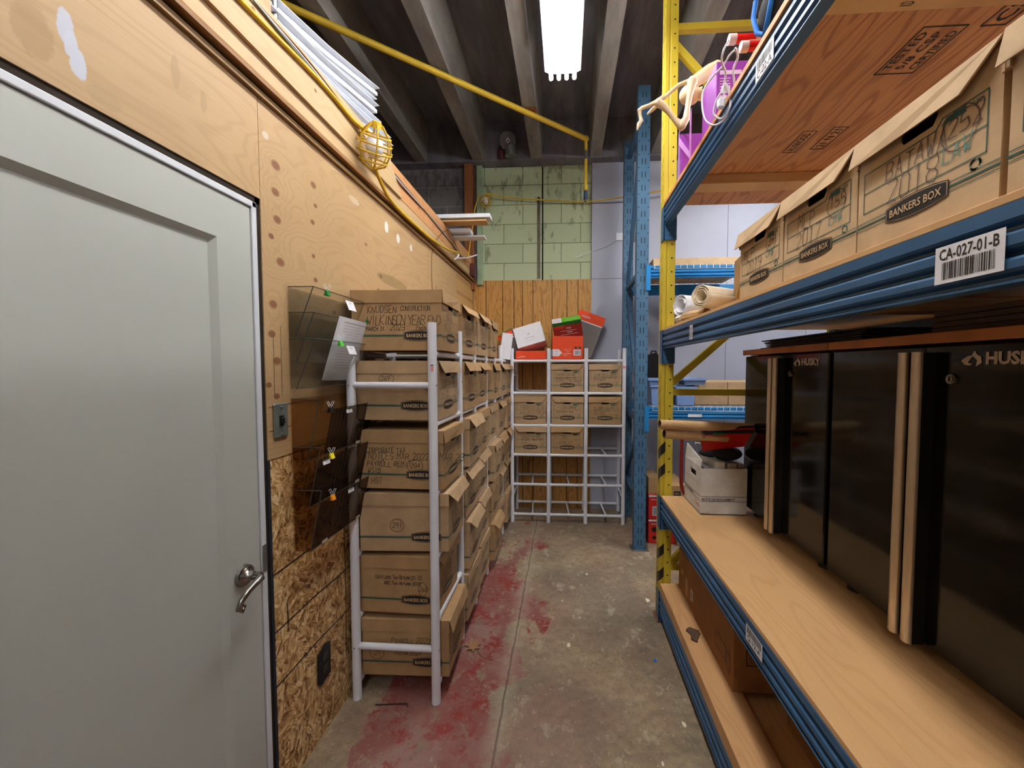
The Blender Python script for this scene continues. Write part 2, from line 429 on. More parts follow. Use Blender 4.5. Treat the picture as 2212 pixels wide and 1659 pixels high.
def ply_stain(n, col, a, b):
    # patched filler spots and smudges with shapes of their own
    for (pa, pb, ra, rb, c, k) in ((.739, 2.165, .014, .036, S(176, 178, 190), .95), (.757, 2.108, .015, .030, S(182, 184, 196), .95), (.747, 2.136, .012, .028, S(180, 182, 194), .95),
                                (1.257, 2.255, .014, .012, S(200, 190, 178), .7), (1.80, 2.27, .045, .016, S(198, 182, 158), .6),
                                (2.128, 2.264, .022, .030, S(215, 212, 208), .95), (2.277, 2.249, .024, .026, S(215, 212, 208), .95),
                                (2.47, 2.253, .018, .022, S(215, 212, 208), .95), (2.2, 1.98, .20, .03, S(108, 92, 52), .45),
                                (.69, 2.12, .03, .05, S(140, 104, 60), .35), (.80, 2.07, .035, .02, S(160, 134, 96), .5), (.96, 2.24, .012, .04, S(150, 122, 84), .45), (1.036, 2.215, .010, .03, S(150, 122, 84), .4)):
        da = n.math('DIVIDE', n.math('SUBTRACT', a, pa), ra); db = n.math('DIVIDE', n.math('SUBTRACT', b, pb), rb)
        d = n.math('ADD', n.math('MULTIPLY', da, da), n.math('MULTIPLY', db, db))
        d = n.math('ADD', d, n.math('MULTIPLY', n.math('SUBTRACT', n.noise(sc=60, det=4), .5), 1.3))
        col = n.mix(n.mr(d, 1.1, .8, 0, k), col, c)
    return col
WK = [(1.30, 2.18, .015), (1.295, 2.09, .013), (1.30, 2.0, .013), (1.27, 1.935, .009), (1.31, 1.86, .014), (1.50, 2.205, .012), (1.49, 2.06, .009),
      (1.49, 1.93, .008), (1.50, 1.84, .009), (1.51, 2.13, .008), (1.27, 1.71, .013), (1.26, 1.61, .012), (1.28, 1.52, .013), (1.24, 1.44, .009), (1.275, 1.40, .010),
      (2.05, 1.98, .011), (2.02, 1.90, .010), (2.0, 1.80, .010), (2.45, 1.95, .01), (2.5, 1.82, .01), (1.9, 2.1, .008), (1.62, 1.73, .009), (2.95, 2.1, .009), (.55, 2.36, .01)]
PLYW = plywood('plywood_wall', S(182, 150, 108), S(144, 104, 64), 'YZ', WK, S(122, 76, 46), stain=ply_stain, contrast=.55)
PLYB = plywood('plywood_board', S(190, 162, 120), S(156, 120, 78), 'YZ', [(1.5, 2.56, .006), (1.9, 2.6, .006), (.7, 2.57, .006), (1.2, 2.60, .006)], contrast=.5)
PLYO = plywood('plywood_orange', S(200, 146, 98), S(156, 100, 58), 'YZ', [(2.6, 2.55, .008), (3.1, 2.5, .008)], contrast=.8)
PLYU = plywood('plywood_underside', S(222, 164, 112), S(160, 100, 60), 'YX', [(1.06, .76, .017), (1.30, .70, .013), (1.52, .68, .010), (1.60, .95, .014), (1.86, .72, .009), (1.80, .98, .012), (1.42, 1.02, .012), (1.10, 1.2, .015)], S(84, 46, 26), gsc=1.1, contrast=1.7)
PLYS = plywood('plywood_shelf', S(212, 168, 116), S(178, 128, 78), 'YX', [(.62, .78, .008), (.95, .62, .007), (1.3, .75, .007), (1.6, .8, .008), (2.0, .62, .006)], S(110, 64, 34), contrast=.6)
LUMB = plywood('lumber', S(224, 182, 126), S(180, 132, 84), 'XZ', [(.9, 2.35, .006)], contrast=.7)
LUMY = plywood('shelf_board_lumber', S(206, 160, 110), S(172, 122, 76), 'YX', [(1.92, .60, .006), (1.38, .61, .007), (1.2, .64, .008), (.9, .65, .007), (2.05, .63, .005)], S(118, 66, 38), contrast=.8)
FLOOR = m_floor(); OSB = m_osb(); PINE = m_pine()
GREEN = m_block('green_painted_block', S(184, 196, 160), S(128, 138, 106), S(92, 90, 70), .6)
DBLK = m_block('sooty_block', S(124, 120, 120), S(156, 150, 146), S(66, 62, 62), .55)
CONC = m_concrete('sooty_concrete', S(96, 96, 106), S(118, 117, 126), S(146, 144, 150))
STEM = m_concrete('joist_concrete', S(108, 103, 100), S(134, 129, 124), S(158, 152, 147))
GREYW = plain('grey_wall_panel', S(170, 174, 190), .55, 0, .05, 2)
GREYL = plain('grey_panel_seam', S(112, 114, 126), .6, 0, .05, 6)
PANT = plain('green_trim_paint', S(150, 168, 138), .6, 0, .14, 12, bump=.3)
DOORW = plain('white_door_paint', S(176, 179, 171), .42, 0, .02, 3)
DOORT = plain('white_jamb_paint', S(206, 209, 214), .4, 0, .03, 5)
DARK = plain('dark_gap', S(40, 28, 18), .9, 0, .3, 12)
NAVY = plain('dark_blue_edge', S(30, 36, 48), .7, 0, .3, 20)
TRIMB = plywood('brown_ledge', S(146, 104, 58), S(96, 60, 28), 'YZ', [], contrast=1.0)
NICK = plain('satin_nickel', S(150, 146, 138), .25, 1, .05, 20)
PVC = plain('white_rack_tube', S(224, 226, 234), .38, 0, .04, 8)
CARD = [m_card('cardboard_tan', S(180, 150, 114)), m_card('cardboard_warm', S(172, 138, 98)), m_card('cardboard_pale', S(200, 170, 132))]
CARDB = m_card('cardboard_brown', S(156, 108, 64))
PRG = plain('green_print', S(42, 92, 84), .6, 0, .1)
PRK = plain('black_print', S(34, 30, 30), .55, 0, .1)
INK = plain('marker_ink', S(48, 40, 36), .6, 0, .15)
INKP = plain('pen_ink', S(92, 74, 66), .6, 0, .15)
INKT = plain('teal_marker', S(92, 150, 140), .6, 0, .1)
TANP = plain('tan_print', S(206, 172, 128), .6, 0, .05)
BLUE = m_scuffed('blue_rack_paint', S(46, 90, 130), S(128, 160, 190), .36, .45)
BLUB = m_scuffed('bright_blue_rack_paint', S(30, 126, 190), S(120, 180, 215), .38, .3)
BLUP = m_scuffed('blue_post_paint', S(66, 104, 134), S(140, 158, 170), .45, .35)
YEL = m_scuffed('yellow_rack_paint', S(198, 176, 52), S(120, 78, 34), .42, .75, 16)
YPIPE = m_scuffed('yellow_pipe_paint', S(206, 172, 40), S(120, 92, 40), .45, .6, 20)
YCORD = plain('yellow_cord', S(208, 168, 40), .45, 0, .1)
BLK = plain('black_plastic', S(24, 24, 26), .4, 0, .1)
HOLE = plain('hole_dark', S(12, 12, 14), .9, 0, .05)
RUST = plain('rust', S(112, 66, 36), .8, 0, .3, 30)
GLOSS = plain('gloss_black_enamel', S(17, 17, 19), .10, 0, .04, 4, spec=.42)
ALU = plain('satin_aluminium', S(226, 208, 182), .30, .45, .05, 12)
WHP = plain('white_paper', S(226, 226, 232), .6, 0, .03)
WHM = plain('white_metal', S(224, 228, 236), .35, 0, .03)
CREAM = plain('cream_paper', S(230, 216, 190), .65, 0, .06)
KRAFT = plain('kraft_paper', S(196, 158, 112), .65, 0, .08)
ORNG = plain('orange_print', S(232, 74, 30), .45, 0, .03)
GRNP = plain('green_carton', S(92, 178, 40), .45, 0, .05)
DGRN = plain('dark_green_print', S(24, 92, 32), .45, 0, .05)
MAR = plain('maroon_print', S(140, 30, 26), .45, 0, .04)
GRYP = plain('grey_print', S(122, 116, 112), .5, 0, .04)
RED = plain('red_gloss', S(200, 34, 30), .4, 0, .06)
PURP = plain('purple_card', S(150, 62, 170), .45, 0, .06)
LILAC = plain('lilac_plastic', S(196, 140, 206), .4, 0, .05)
BONE = plain('ivory_plastic', S(222, 200, 158), .42, 0, .08, 18)
PINKW = plain('pink_white_cap', S(236, 206, 200), .4, 0, .03)
BINB = plain('pale_blue_plastic', S(130, 160, 208), .45, 0, .05)
CONDU = plain('grey_metal', S(128, 130, 130), .4, .7, .08)
BLUV = plain('blue_valve', S(28, 52, 92), .4, 0, .05)
SMOKE = m_clear('smoked_plastic', (.85, .85, .82), .04, .13, (.13, .135, .125))
BROWN = m_clear('brown_translucent_plastic', (.80, .68, .54), .03, .03, (.06, .04, .03))
BROWD = m_clear('dark_brown_ribbed_plastic', (.25, .18, .13), .04, .25, (.05, .035, .03))
SWITCH = plain('grey_switch_plate', S(122, 130, 126), .35, .5, .1)
BLUEF = plain('blue_fabric', S(20, 108, 200), .7, 0, .08)
PLUSH = plain('brown_plush', S(150, 122, 108), .9, 0, .2, 40, bump=.5)
GRYC = plain('dark_grey_metal', S(92, 92, 98), .5, .2, .1)

# ------------------------------------------------------------ setting
def struct(mb, name, mats, bevel=0): return tag(mb.build(name, mats, bevel=bevel), kind='structure')
f = MB(); f.box(-2.6, 3.4, -3.4, 4.3, -.1, 0); struct(f, 'floor', [FLOOR])
# ceiling: concrete deck with ribs
f = MB(); f.box(-3.2, 3.6, -3.4, 4.4, 3.95, 4.05)
for k in range(-3, 7):
    cx = -1.475+.588*k
    f.prism([(cx-.055, 3.585), (cx+.055, 3.585), (cx+.085, 3.96), (cx-.085, 3.96)], 1, -3.4, 4.16, 1)
struct(f, 'ceiling', [CONC, STEM])
# back wall
f = MB()
f.box(-3.2, -.905, 4.15, 4.3, 0, 3.585, 0)
f.box(-.905, -.252, 4.15, 4.3, 2.2, 3.57, 1); f.box(-.237, .258, 4.15, 4.3, 2.2, 3.57, 1)
f.box(-.252, -.237, 4.19, 4.3, 2.2, 3.57, 5)
f.box(-.30, -.268, 4.146, 4.16, 2.42, 3.26, 6)
f.box(-.975, .262, 4.135, 4.3, 0, 2.405, 2)
f.box(.262, 3.4, 4.13, 4.3, 0, 3.58, 3)
for xx in (.80, 1.62, 2.4): f.box(xx, xx+.004, 4.128, 4.14, 0, 3.58, 4)
f.box(.262, 3.4, 4.128, 4.14, 2.405, 2.41, 4); f.box(.262, .8, 4.128, 4.14, 3.17, 3.174, 4)
f.box(-3.2, 3.4, 4.02, 4.3, 3.575, 3.96, 0+7)
struct(f, 'wall_back', [DBLK, GREEN, PINE, GREYW, GREYL, HOLE, m_concrete('grey_mortar_patch', S(70, 64, 58), S(104, 96, 86), S(140, 130, 116)), CONC])
f = MB(); f.box(-.925, -.868, 4.10, 4.15, 2.355, 3.575); struct(f, 'trim_1', [PANT], .004)
f = MB(); f.box(-1.045, -.955, 4.06, 4.149, 2.30, 3.585); struct(f, 'trim_2', [plywood('brown_stud', S(150, 92, 54), S(96, 54, 28), 'ZX', [(3.1, -1.0, .006)])], .003)
f = MB(); f.box(3.3, 3.4, -3.4, 4.15, 0, 3.96); struct(f, 'wall_right', [GREYW])
f = MB(); f.box(-2.6, 3.4, -3.5, -3.4, 0, 3.96); struct(f, 'wall_rear', [GREYW])
# plywood partition on the left
W = -.98
f = MB()
f.box(W-.10, W-.012, 1.23, 4.15, 0, 2.62, 2)               # core behind the sheets
f.box(W-.10, W-.012, -3.4, .30, 0, 2.62, 2)
f.box(W-.10, W-.012, .30, 1.23, 2.04, 2.62, 2)
f.box(W-.012, W, 1.2275, 2.777, 1.191, 2.375, 0); f.box(W-.012, W, 2.780, 3.52, 1.191, 2.375, 0); f.box(W-.012, W, 3.522, 4.135, 1.191, 2.375, 5)
f.box(W-.012, W, -3.4, 1.2255, 2.038, 2.375, 0); f.box(W-.012, W, -3.4, .27, 0, 2.038, 0)
f.box(W-.010, W-.003, 1.232, 4.135, 0, 1.189, 1)
f.box(W-.012, W-.001, 1.2235, 1.236, 0, 1.191, 3)
f.box(W-2.0, W-.03, -3.4, 4.1, 2.55, 2.62, 2)               # top deck of the partition
fl = Flat(f, (W-.003, 0, 0), (0, 1, 0), (0, 0, 1))
for zz in (.795, .595, .405): fl.line([(1.236, zz), (1.45, zz+.004), (1.62, zz-.003), (1.9, zz)], .006, 4)
for yy in (1.30, 1.66): fl.line([(yy, .88), (yy+.004, .5), (yy-.002, .2)] if yy > 1.5 else [(yy, .66), (yy, .56)], .005, 4)
fl = Flat(f, (W, 0, 0), (0, 1, 0), (0, 0, 1))
for yy, z0, z1 in ((1.265, 1.40, 1.60), (1.30, 1.40, 1.64)): fl.line([(yy, z0), (yy, z1)], .0016, 4)
for zz in (1.29, 1.37): fl.line([(1.235, zz-.005), (1.34, zz)], .0016, 4)
struct(f, 'wall_left', [PLYW, OSB, TRIMB, NAVY, BLK, plywood('rough_plywood', S(200, 160, 104), S(146, 100, 50), 'ZX', [], contrast=1.6)])
f = MB(); f.prism([(W, 2.386), (W+.034, 2.386), (W+.034, 2.396), (W+.020, 2.416), (W, 2.416)], 1, -3.4, 4.13); f.box(W, W+.006, -3.4, 4.13, 2.374, 2.386, 1); f.box(W, W+.014, -3.4, 4.13, 2.358, 2.375, 2); struct(f, 'trim_3', [TRIMB, DARK, plywood('olive_ledge_strip', S(150, 118, 72), S(110, 80, 44), 'YZ', [])])  # dark strip under the ledge paints in the shade there
f = MB(); f.box(-1.10, -1.0, 1.255, 1.325, 2.62, 3.6); struct(f, 'trim_7', [plywood('post_lumber', S(190, 150, 110), S(140, 100, 66), 'ZX', [])])
f = MB(); f.box(W-.006, W+.004, -3.4, 4.12, 2.41, 2.50); struct(f, 'trim_4', [PLYB])
f = MB(); f.add([(W, -3.4, 2.487), (W, 2.30, 2.487), (W, 2.13, 2.655), (W, -3.4, 2.655), (W+.018, -3.4, 2.487), (W+.018, 2.30, 2.487), (W+.018, 2.13, 2.655), (W+.018, -3.4, 2.655)],
                [(4, 5, 6, 7), (0, 1, 5, 4), (1, 2, 6, 5), (2, 3, 7, 6), (3, 2, 1, 0)]); struct(f, 'trim_5', [PLYB])
f = MB(); f.box(W-.02, W+.006, 2.13, 4.12, 2.49, 2.645); struct(f, 'trim_6', [PLYO])
# door with jamb, recessed panel, lever
d = bpy.data.objects.new('door_1', None); C.objects.link(d); d.location = (W, .79, 0); tag(d, kind='structure')
f = MB()
y0, y1, zt = .385, 1.186, 1.995
pa, pb, pz0, pz1 = .50, 1.066, .22, 1.868
for a in ((y0, pa, .01, zt), (pb, y1, .01, zt), (pa, pb, pz1, zt), (pa, pb, .01, pz0)): f.box(W-.045, W-.004, a[0], a[1], a[2], a[3])
f.box(W-.04, W-.018, pa, pb, pz0, pz1)
for (p, q) in (((pa, pz0), (pa, pz1)), ((pa, pz1), (pb, pz1)), ((pb, pz1), (pb, pz0)), ((pb, pz0), (pa, pz0))):
    cy = lambda t: t+.016*(1 if t == pa else -1); cz = lambda t: t+.016*(1 if t == pz0 else -1)
    f.poly([(W-.004, p[0], p[1]), (W-.004, q[0], q[1]), (W-.018, cy(q[0]), cz(q[1])), (W-.018, cy(p[0]), cz(p[1]))])
f.build('door_leaf', [DOORW], d)
f = MB(); f.box(W-.05, W+.002, y1+.003, y1+.022, 0, 2.018); f.box(W-.05, W+.002, y0-.022, y0-.003, 0, 2.018); f.box(W-.05, W+.002, y0-.022, y1+.022, 1.998, 2.018)
f.build('door_jamb', [DOORT], d, bevel=.003)
f = MB(); f.box(W-.06, W-.004, y1+.022, y1+.045, 0, 2.038); f.box(W-.06, W-.004, y0-.1, y1+.045, 2.018, 2.04); f.build('rough_opening', [DARK], d)
f = MB(); hy, hz = 1.118, .862
f.tube([(W-.004, hy, hz), (W+.006, hy, hz)], [.033, .031], 24); f.tube([(W+.006, hy, hz), (W+.012, hy, hz), (W+.03, hy, hz)], [.026, .016, .013], 16)
f.tube([(W+.026, hy, hz), (W+.05, hy, hz), (W+.056, hy-.006, hz-.002), (W+.056, hy-.03, hz-.010), (W+.056, hy-.055, hz-.018), (W+.056, hy-.078, hz-.032), (W+.056, hy-.088, hz-.052), (W+.056, hy-.076, hz-.063), (W+.056, hy-.066, hz-.052), (W+.056, hy-.073, hz-.046)],
       [.010, .0115, .012, .0095, .009, .008, .0075, .006, .0045, .003], 12)
o = f.build('door_handle', [NICK], d)
f = MB(); f.box(W+.001, W+.004, y1+.002, y1+.020, hz-.03, hz+.06); f.build('strike_plate', [CONDU], d, bevel=.002)

# ------------------------------------------------------------ ceiling lights
EM = m_emit('fluorescent_glow', (1.0, .985, .95), TUBE); EM2 = m_emit('fluorescent_fill_rear', (1.0, .975, .92), TUBE2)
def tubelight(cx, y0, y1, z, w, em, label, n=4):
    t = thing('ceiling_light', label, 'light', (cx, (y0+y1)/2, z), 0, 'fluorescent fixtures')
    f = MB(); f.prism([(cx-w*.5, z+.045), (cx-w*.5, z+.03), (cx-w*.35, z+.014), (cx+w*.35, z+.014), (cx+w*.5, z+.03), (cx+w*.5, z+.045), (cx+w*.3, z+.09), (cx-w*.3, z+.09)], 1, y0, y1)
    f.build('housing', [WHM], t)
    f = MB(); f.box(cx-w*.3, cx-w*.3+.01, y0+.3, y0+.31, z+.09, 3.96); f.box(cx+w*.3, cx+w*.3+.01, y1-.3, y1-.29, z+.09, 3.96); f.build('hanger', [CONDU], t)
    for k in range(n):
        x = cx+w*(-.5+(k+.5)/n)*.86
        f = MB(); f.tube([(x, y0-.005, z-.006), (x, y1+.015, z-.006)], .0127, 10); f.build('tube', [em], t)
    return t
tubelight(-.025, .25, 2.66, 3.40, .235, EM, 'long four-tube fluorescent light hanging between the concrete ceiling ribs above the aisle')
tubelight(-.2, -2.9, -.9, 3.40, .235, EM2, 'unseen four-tube fluorescent fill light added above and behind the camera')  # unseen fixture added as fill from behind the camera
EM3 = m_emit('fluorescent_fill_side', (1.0, .99, .97), 34.0)
tubelight(2.20, 1.0, 3.4, 3.42, .235, EM3, 'unseen four-tube fluorescent fill light over the far side of the yellow pallet rack')  # unseen fixture, set strong to brighten the back of the room

# ------------------------------------------------------------ storage boxes
BW, BD, BH = .300, .400, .262
_bm = {}
def badge(fl, cu, cz, w, h, e=0):
    def lens(kw, kh):
        t = [-1+2*i/10 for i in range(11)]
        return [(cu+kw*w/2*q, cz+kh*h/2*(.62+.38*(1-q*q))) for q in t]+[(cu+kw*w/2*q, cz-kh*h/2*(.62+.38*(1-q*q))) for q in reversed(t)]
    # panel 0 black, 1 tan
    fl.poly(lens(1, 1), 0, e); fl.poly(lens(.965, .90), 1, e+.0003); fl.poly(lens(.945, .84), 0, e+.0006)
def boxmesh(w, d, h, hole=True):
    k = ('body', w, d, h)
    if k in _bm: return _bm[k]
    t = .004; f = MB(); x = w/2; y = d/2
    f.box(-x, -x+t, -y, y, 0, h-.004); f.box(x-t, x, -y, y, 0, h-.004); f.box(-x+t, x-t, y-t, y, 0, h-.004); f.box(-x+t, x-t, -y+t, y-t, 0, t)
    hw = w*.135; z0 = h*.735; z1 = h*.84
    f.box(-x+t, -hw, -y, -y+t, 0, h-.004); f.box(hw, x-t, -y, -y+t, 0, h-.004)
    f.box(-hw, hw, -y, -y+t, 0, z0); f.box(-hw, hw, -y, -y+t, z1, h-.004)
    c = h*.035
    for s in (-1, 1): f.add([(s*hw, -y, z0), (s*(hw-c), -y, z0), (s*hw, -y, z0+c*1.6)], [(0, 1, 2) if s < 0 else (2, 1, 0)])
    # files inside
    for q in range(-5, 6): f.box(q*w*.075-.004, q*w*.075+.004, -y+.03, y-.02, t, h*.80, 1)
    _bm[k] = f.mesh('box_body', [CARD[0], HOLE]); return _bm[k]
def lidmesh(w, d, h, ang, cut):
    lh = .055 if h > .25 else .050
    k = ('lid', w, d, h, ang, cut)
    if k in _bm: return _bm[k]
    t = .004; x = w/2+.004; y = d/2+.004; f = MB()
    f.box(-x, x, -y, y, h-.003, h+.001); f.box(-x, -x+t, -y, y, h-lh, h-.003); f.box(x-t, x, -y, y, h-lh, h-.003); f.box(-x, x, y-t, y, h-lh, h-.003)
    a = R(ang); cx = .045
    xl = -x+(cx if cut in (-1, 2) else 0); xr = x-(cx if cut in (1, 2) else 0)
    by = -y-lh*math.sin(a); bz = h-lh*math.cos(a)
    n = Vector((0, -math.cos(a), -math.sin(a)))*t
    P = [Vector(p) for p in ((-x, -y, h), (x, -y, h), (xr, by, bz), (xl, by, bz))]
    mid = (P[2]+P[3])/2 + Vector((0, .004, .002))
    Q = P[:3]+[mid]+P[3:]
    f.add([tuple(p) for p in Q]+[tuple(p-n*-1) for p in Q], [(5, 9, 8, 7, 6), (0, 1, 2, 3, 4)]+[(i, (i+1) % 5, 5+(i+1) % 5, 5+i) for i in range(5)])
    _bm[k] = f.mesh('box_lid', [CARD[0]]); return _bm[k]
def printmesh(w, d, h):
    k = ('print', w, d, h)
    if k in _bm: return _bm[k]
    f = MB(); fl = Flat(f, (0, -d/2, 0), (1, 0, 0), (0, 0, 1), .0008); x = w/2; lw = .0017
    a0, a1, b0, b1 = -x*.88, x*.86, h*.35, h*.685
    tg = w*.20
    fl.line([(a0, b0), (a0, b1), (w*.13, b1), (w*.17, b1+h*.055), (a1, b1+h*.055), (a1, b0), (a0, b0)], lw)
    fl.line([(a0, (b0+b1)/2), (a1, (b0+b1)/2)], lw)
    fl.poly([(w*.165, b1), (w*.31, b1+.0), (w*.31, b1+h*.045), (w*.195, b1+h*.045)], 0)
    fl.text('872', w*.37, b1+h*.022, h*.03)
    for zz, q in ((h*.268, .0013), (h*.238, h*.014), (h*.208, .0013)):
        fl.line([(-x, zz), (x, zz)], q)
    for s_ in range(3):   # recycling arrows
        a_ = R(90+120*s_); c_, s2 = math.cos(a_), math.sin(a_); r = h*.032
        pts = [(w*.375+r*math.cos(a_+q*.35), h*.305+r*math.sin(a_+q*.35)) for q in range(0, 5)]
        fl.line(pts, .003)
    _bm[k] = f.mesh('printed_lines', [PRG]); return _bm[k]
def badgemesh(key, w, h, o, u):
    k = ('badge', key)
    if k not in _bm:
        f = MB(); fl = Flat(f, o, u, (0, 0, 1), .0008); badge(fl, 0, 0, w, h, .0003); b = f.mesh('logo_badge', [PRK, TANP])
        f = MB(); fl = Flat(f, o, u, (0, 0, 1), .0025); fl.text('BANKERS BOX', 0, 0, h*.34, w*.82, 0, 0, .014, .0); _bm[k] = (b, f.mesh('logo_lettering', [TANP]))
    return _bm[k]
def sidemesh(d, h):
    k = ('side', d, h)
    if k in _bm: return _bm[k]
    # long side at local x = -w/2, reading direction runs towards the front (-y)
    f = MB(); fl = Flat(f, (-BW/2, 0, 0), (0, -1, 0), (0, 0, 1), .0008)
    for zz, q in ((h*.262, .0014), (h*.246, .0045), (h*.230, .0014)):
        fl.line([(-d/2, zz), (d/2, zz)], q)
    _bm[k] = f.mesh('side_stripe', [PRG]); return _bm[k]
def storage_box(loc, rz, label, group, ang=8, cut=0, mat=0, dims=None, writing=(), side=(), sideprint=False, tilt=(0, 0), inkw=.0016):
    w, d, h = dims or (BW, BD, BH)
    t = thing('storage_box', label, 'box', loc, rz, group); t.rotation_euler = (tilt[0], tilt[1], rz)
    def mp(name, me, par=t):
        return put(name, me, par)
    o = mp('body', boxmesh(w, d, h)); l = mp('lid', lidmesh(w, d, h, ang, cut))
    if mat:
        for q in (o, l): q.material_slots[0].link = 'OBJECT'; q.material_slots[0].material = CARD[mat]
    mp('printed_lines', printmesh(w, d, h))
    bm, tm = badgemesh(('f', w, d, h), w*.46, h*.175, (0, -d/2, h*.235), (1, 0, 0))
    b = mp('logo_badge', bm); mp('logo_lettering', tm, b)
    if sideprint:
        mp('side_stripe', sidemesh(d, h))
        bm, tm = badgemesh(('s', d, h), d*.34, h*.185, (-w/2, -d*.25, h*.246), (0, -1, 0))
        b = mp('logo_badge', bm); mp('logo_lettering', tm, b)
    for (its, o_, u_, off_, ik) in ((writing, (0, -d/2, 0), (1, 0, 0), 0, 1), (side, (-w/2, 0, 0), (0, -1, 0), .5, 1.05)):
        W_ = w if ik == 1 else d
        for it in its:
            f = MB(); fl = Flat(f, o_, u_, (0, 0, 1), .0012)
            if it[0] == 'o': ring(fl, (it[1]-off_)*W_, it[2]*h, it[3]*W_, it[4]*h, inkw, it[5] if len(it) > 5 else 0)
            else:
                x4 = it[4] if len(it) > 4 else 0
                hand(fl, it[0], (it[1]-off_)*W_, it[2]*h, it[3]*h, inkw*ik, x4 if isinstance(x4, int) else 0, seed=int(it[1]*100)+3, sp=x4 if isinstance(x4, float) else 1)
            put('handwriting', f.mesh('handwriting', [INK, INKP, INKT]), t)
    return t

# ------------------------------------------------------------ left white rack
POSTY = [1.665, 2.085, 2.410, 2.765, 3.110, 3.455, 3.800]
XL, XR = -.938, -.574
ROWZ = [1.570, 1.263, .954, .670, .383, .091]
lr = thing('storage_rack', 'tall white tube rack along the plywood wall packed with brown file boxes', 'rack', (-.756, 2.73, 0), 0, 'white tube racks')
for i, y in enumerate(POSTY):
    for x in (XL, XR):
        f = MB(); f.tube([(x, y, .0), (x, y, 1.69)], .0195, 20)
        for z in (1.42, .245): f.sphere((x+(.0195 if x > -.7 else 0), y-.0195 if x < -.7 else y-.005, z), .0035, 8, 1)
        f.build('post', [PVC, CONDU], lr)
for z in ROWZ:
    for x in (XL, XR):
        f = MB(); f.tube([(x, POSTY[0], z-.014), (x, POSTY[-1], z-.014)], .0135, 12)
        for y in POSTY:
            for s in (-1, 1):
                if (s < 0 and y == POSTY[0]) or (s > 0 and y == POSTY[-1]): continue
                f.tube([(x, y+s*.018, z-.014), (x, y+s*.036, z-.014)], .0165, 10)
        f.build('rail', [PVC], lr)
for z in (1.42, .245):
    for y in (POSTY[0], POSTY[-1]):
        f = MB(); f.tube([(XL, y, z), (XR, y, z)], .0145, 14); f.build('rung', [PVC], lr)
for z in ROWZ:
    for i in range(1, 6):
        f = MB(); f.tube([(XL, POSTY[i], z-.014), (XR, POSTY[i], z-.014)], .011, 10); f.build('rung', [PVC], lr)
f = MB(); fl = Flat(f, (XR, POSTY[0]-.0197, 1.495), (1, 0, 0), (0, 0, 1)); fl.rect(-.002, .012, -.014, .008, 0); fl.rect(-.002, .012, .010, .014, 1, .0002); f.build('warning_label', [plain('pink_label', S(222, 150, 150), .5), PRK], lr)

row_name = ['top row', 'second row', 'third row', 'fourth row', 'fifth row', 'bottom row']
col_name = ['near end', 'second column from the near end', 'third column from the near end', 'fourth column from the near end', 'fifth column from the near end', 'farthest column']
sidew = {0: [('KNUDSEN', .18, .63, .11), ('CONSTRUCTION', .55, .66, .075, .85), ('WILKINSON YEAR END', .17, .43, .15, .74), ('MARCH 31', .16, .33, .065), ('2023', .43, .335, .10), ('o', .77, .35, .05, .09), ('292', .735, .31, .08)],
         1: [('o', .42, .70, .085, .085), ('269', .36, .665, .08)],
         2: [('CORPORATE TAX', .12, .62, .085), ('INDICES MAR 2022 - MAR 23', .10, .50, .115), ('PAYROLL REMIT', .13, .38, .095), ('o', .68, .40, .09, .11), ('284', .63, .36, .09), ('WSIB', .14, .27, .09), ('HST', .18, .09, .10)],
         3: [('o', .42, .45, .08, .11), ('291', .37, .41, .09)],
         4: [('Chit lots Tax Return 21.12', .28, .60, .07, .8), ('ARC Tax Return 2020', .38, .50, .06), ('o', .83, .44, .05, .12), ('260', .79, .40, .08)],
         5: [('Payroll 2022', .34, .58, .10), ('T5018 2022', .36, .37, .08), ('o', .17, .40, .08, .12), ('21', .14, .36, .10)]}
words = ['ACCTS', 'AP 20', 'AR 201', 'INV 19', 'PAYROLL', 'LAW', 'BANK', 'YEAR', 'JOB 12', 'GL 18', 'TAX', 'NOTES', 'A-L', 'M-Z', 'FILES', 'HST', 'WSIB', 'COST', 'SITE']
rr = random.Random(21)
prot = {(0, 0): .0, (1, 0): -.012, (2, 0): .008, (3, 0): .018, (4, 0): -.022, (5, 0): .018}
for r in range(6):
    for c in range(6):
        if r == 0 and c > 3: continue
        y = (POSTY[c]+POSTY[c+1])/2 + (-.002 if c else -.03)
        dx = prot.get((r, c), rr.uniform(-.008, .028)) + (.012*(r >= 3) if c in (1, 3) else 0)
        ang = rr.choice((4, 6, 18, 30, 36)); cut = rr.choice((-1, -1, 0, 1))
        if c == 0: ang, cut = {0: (3, 0), 1: (14, -1), 2: (6, 0), 3: (30, -1), 4: (12, -1), 5: (16, 0)}[r]
        z = ROWZ[r]+.001
        if r == 0: z += .002
        wr = []
        for q in range(2): wr.append((rr.choice(words)+' '+str(rr.randint(10, 99)), -.36+rr.uniform(0, .1), .54-.165*q, .11))
        if rr.random() < .5: wr += [('o', .28, .60, .09, .07), (str(rr.randint(10, 299)), .21, .575, .07)]
        mt = 0 if rr.random() < .6 else 1
        lab = 'brown file box in the left white rack, %s, %s' % (row_name[r], col_name[c])
        if c == 0:
            lab = 'brown file box at the near end of the left rack, %s, ' % row_name[r]
            lab += ('three marker lines', 'circled number', 'five marker lines', 'bulging', 'two small notes', 'payroll note')[r]
        rz = R(90+rr.uniform(-1.6, 1.6)) if c else R(90+{0: 1.5, 1: -.5, 2: -.5, 3: 2.5, 4: -1, 5: 1.5}[r])
        storage_box((-.747+dx, y, z), rz, lab, 'file boxes in the left rack', ang, cut, mt, None, wr, sidew[r] if c == 0 else (), sideprint=(c < 4),
                    tilt=(0, 0), inkw=.0019)

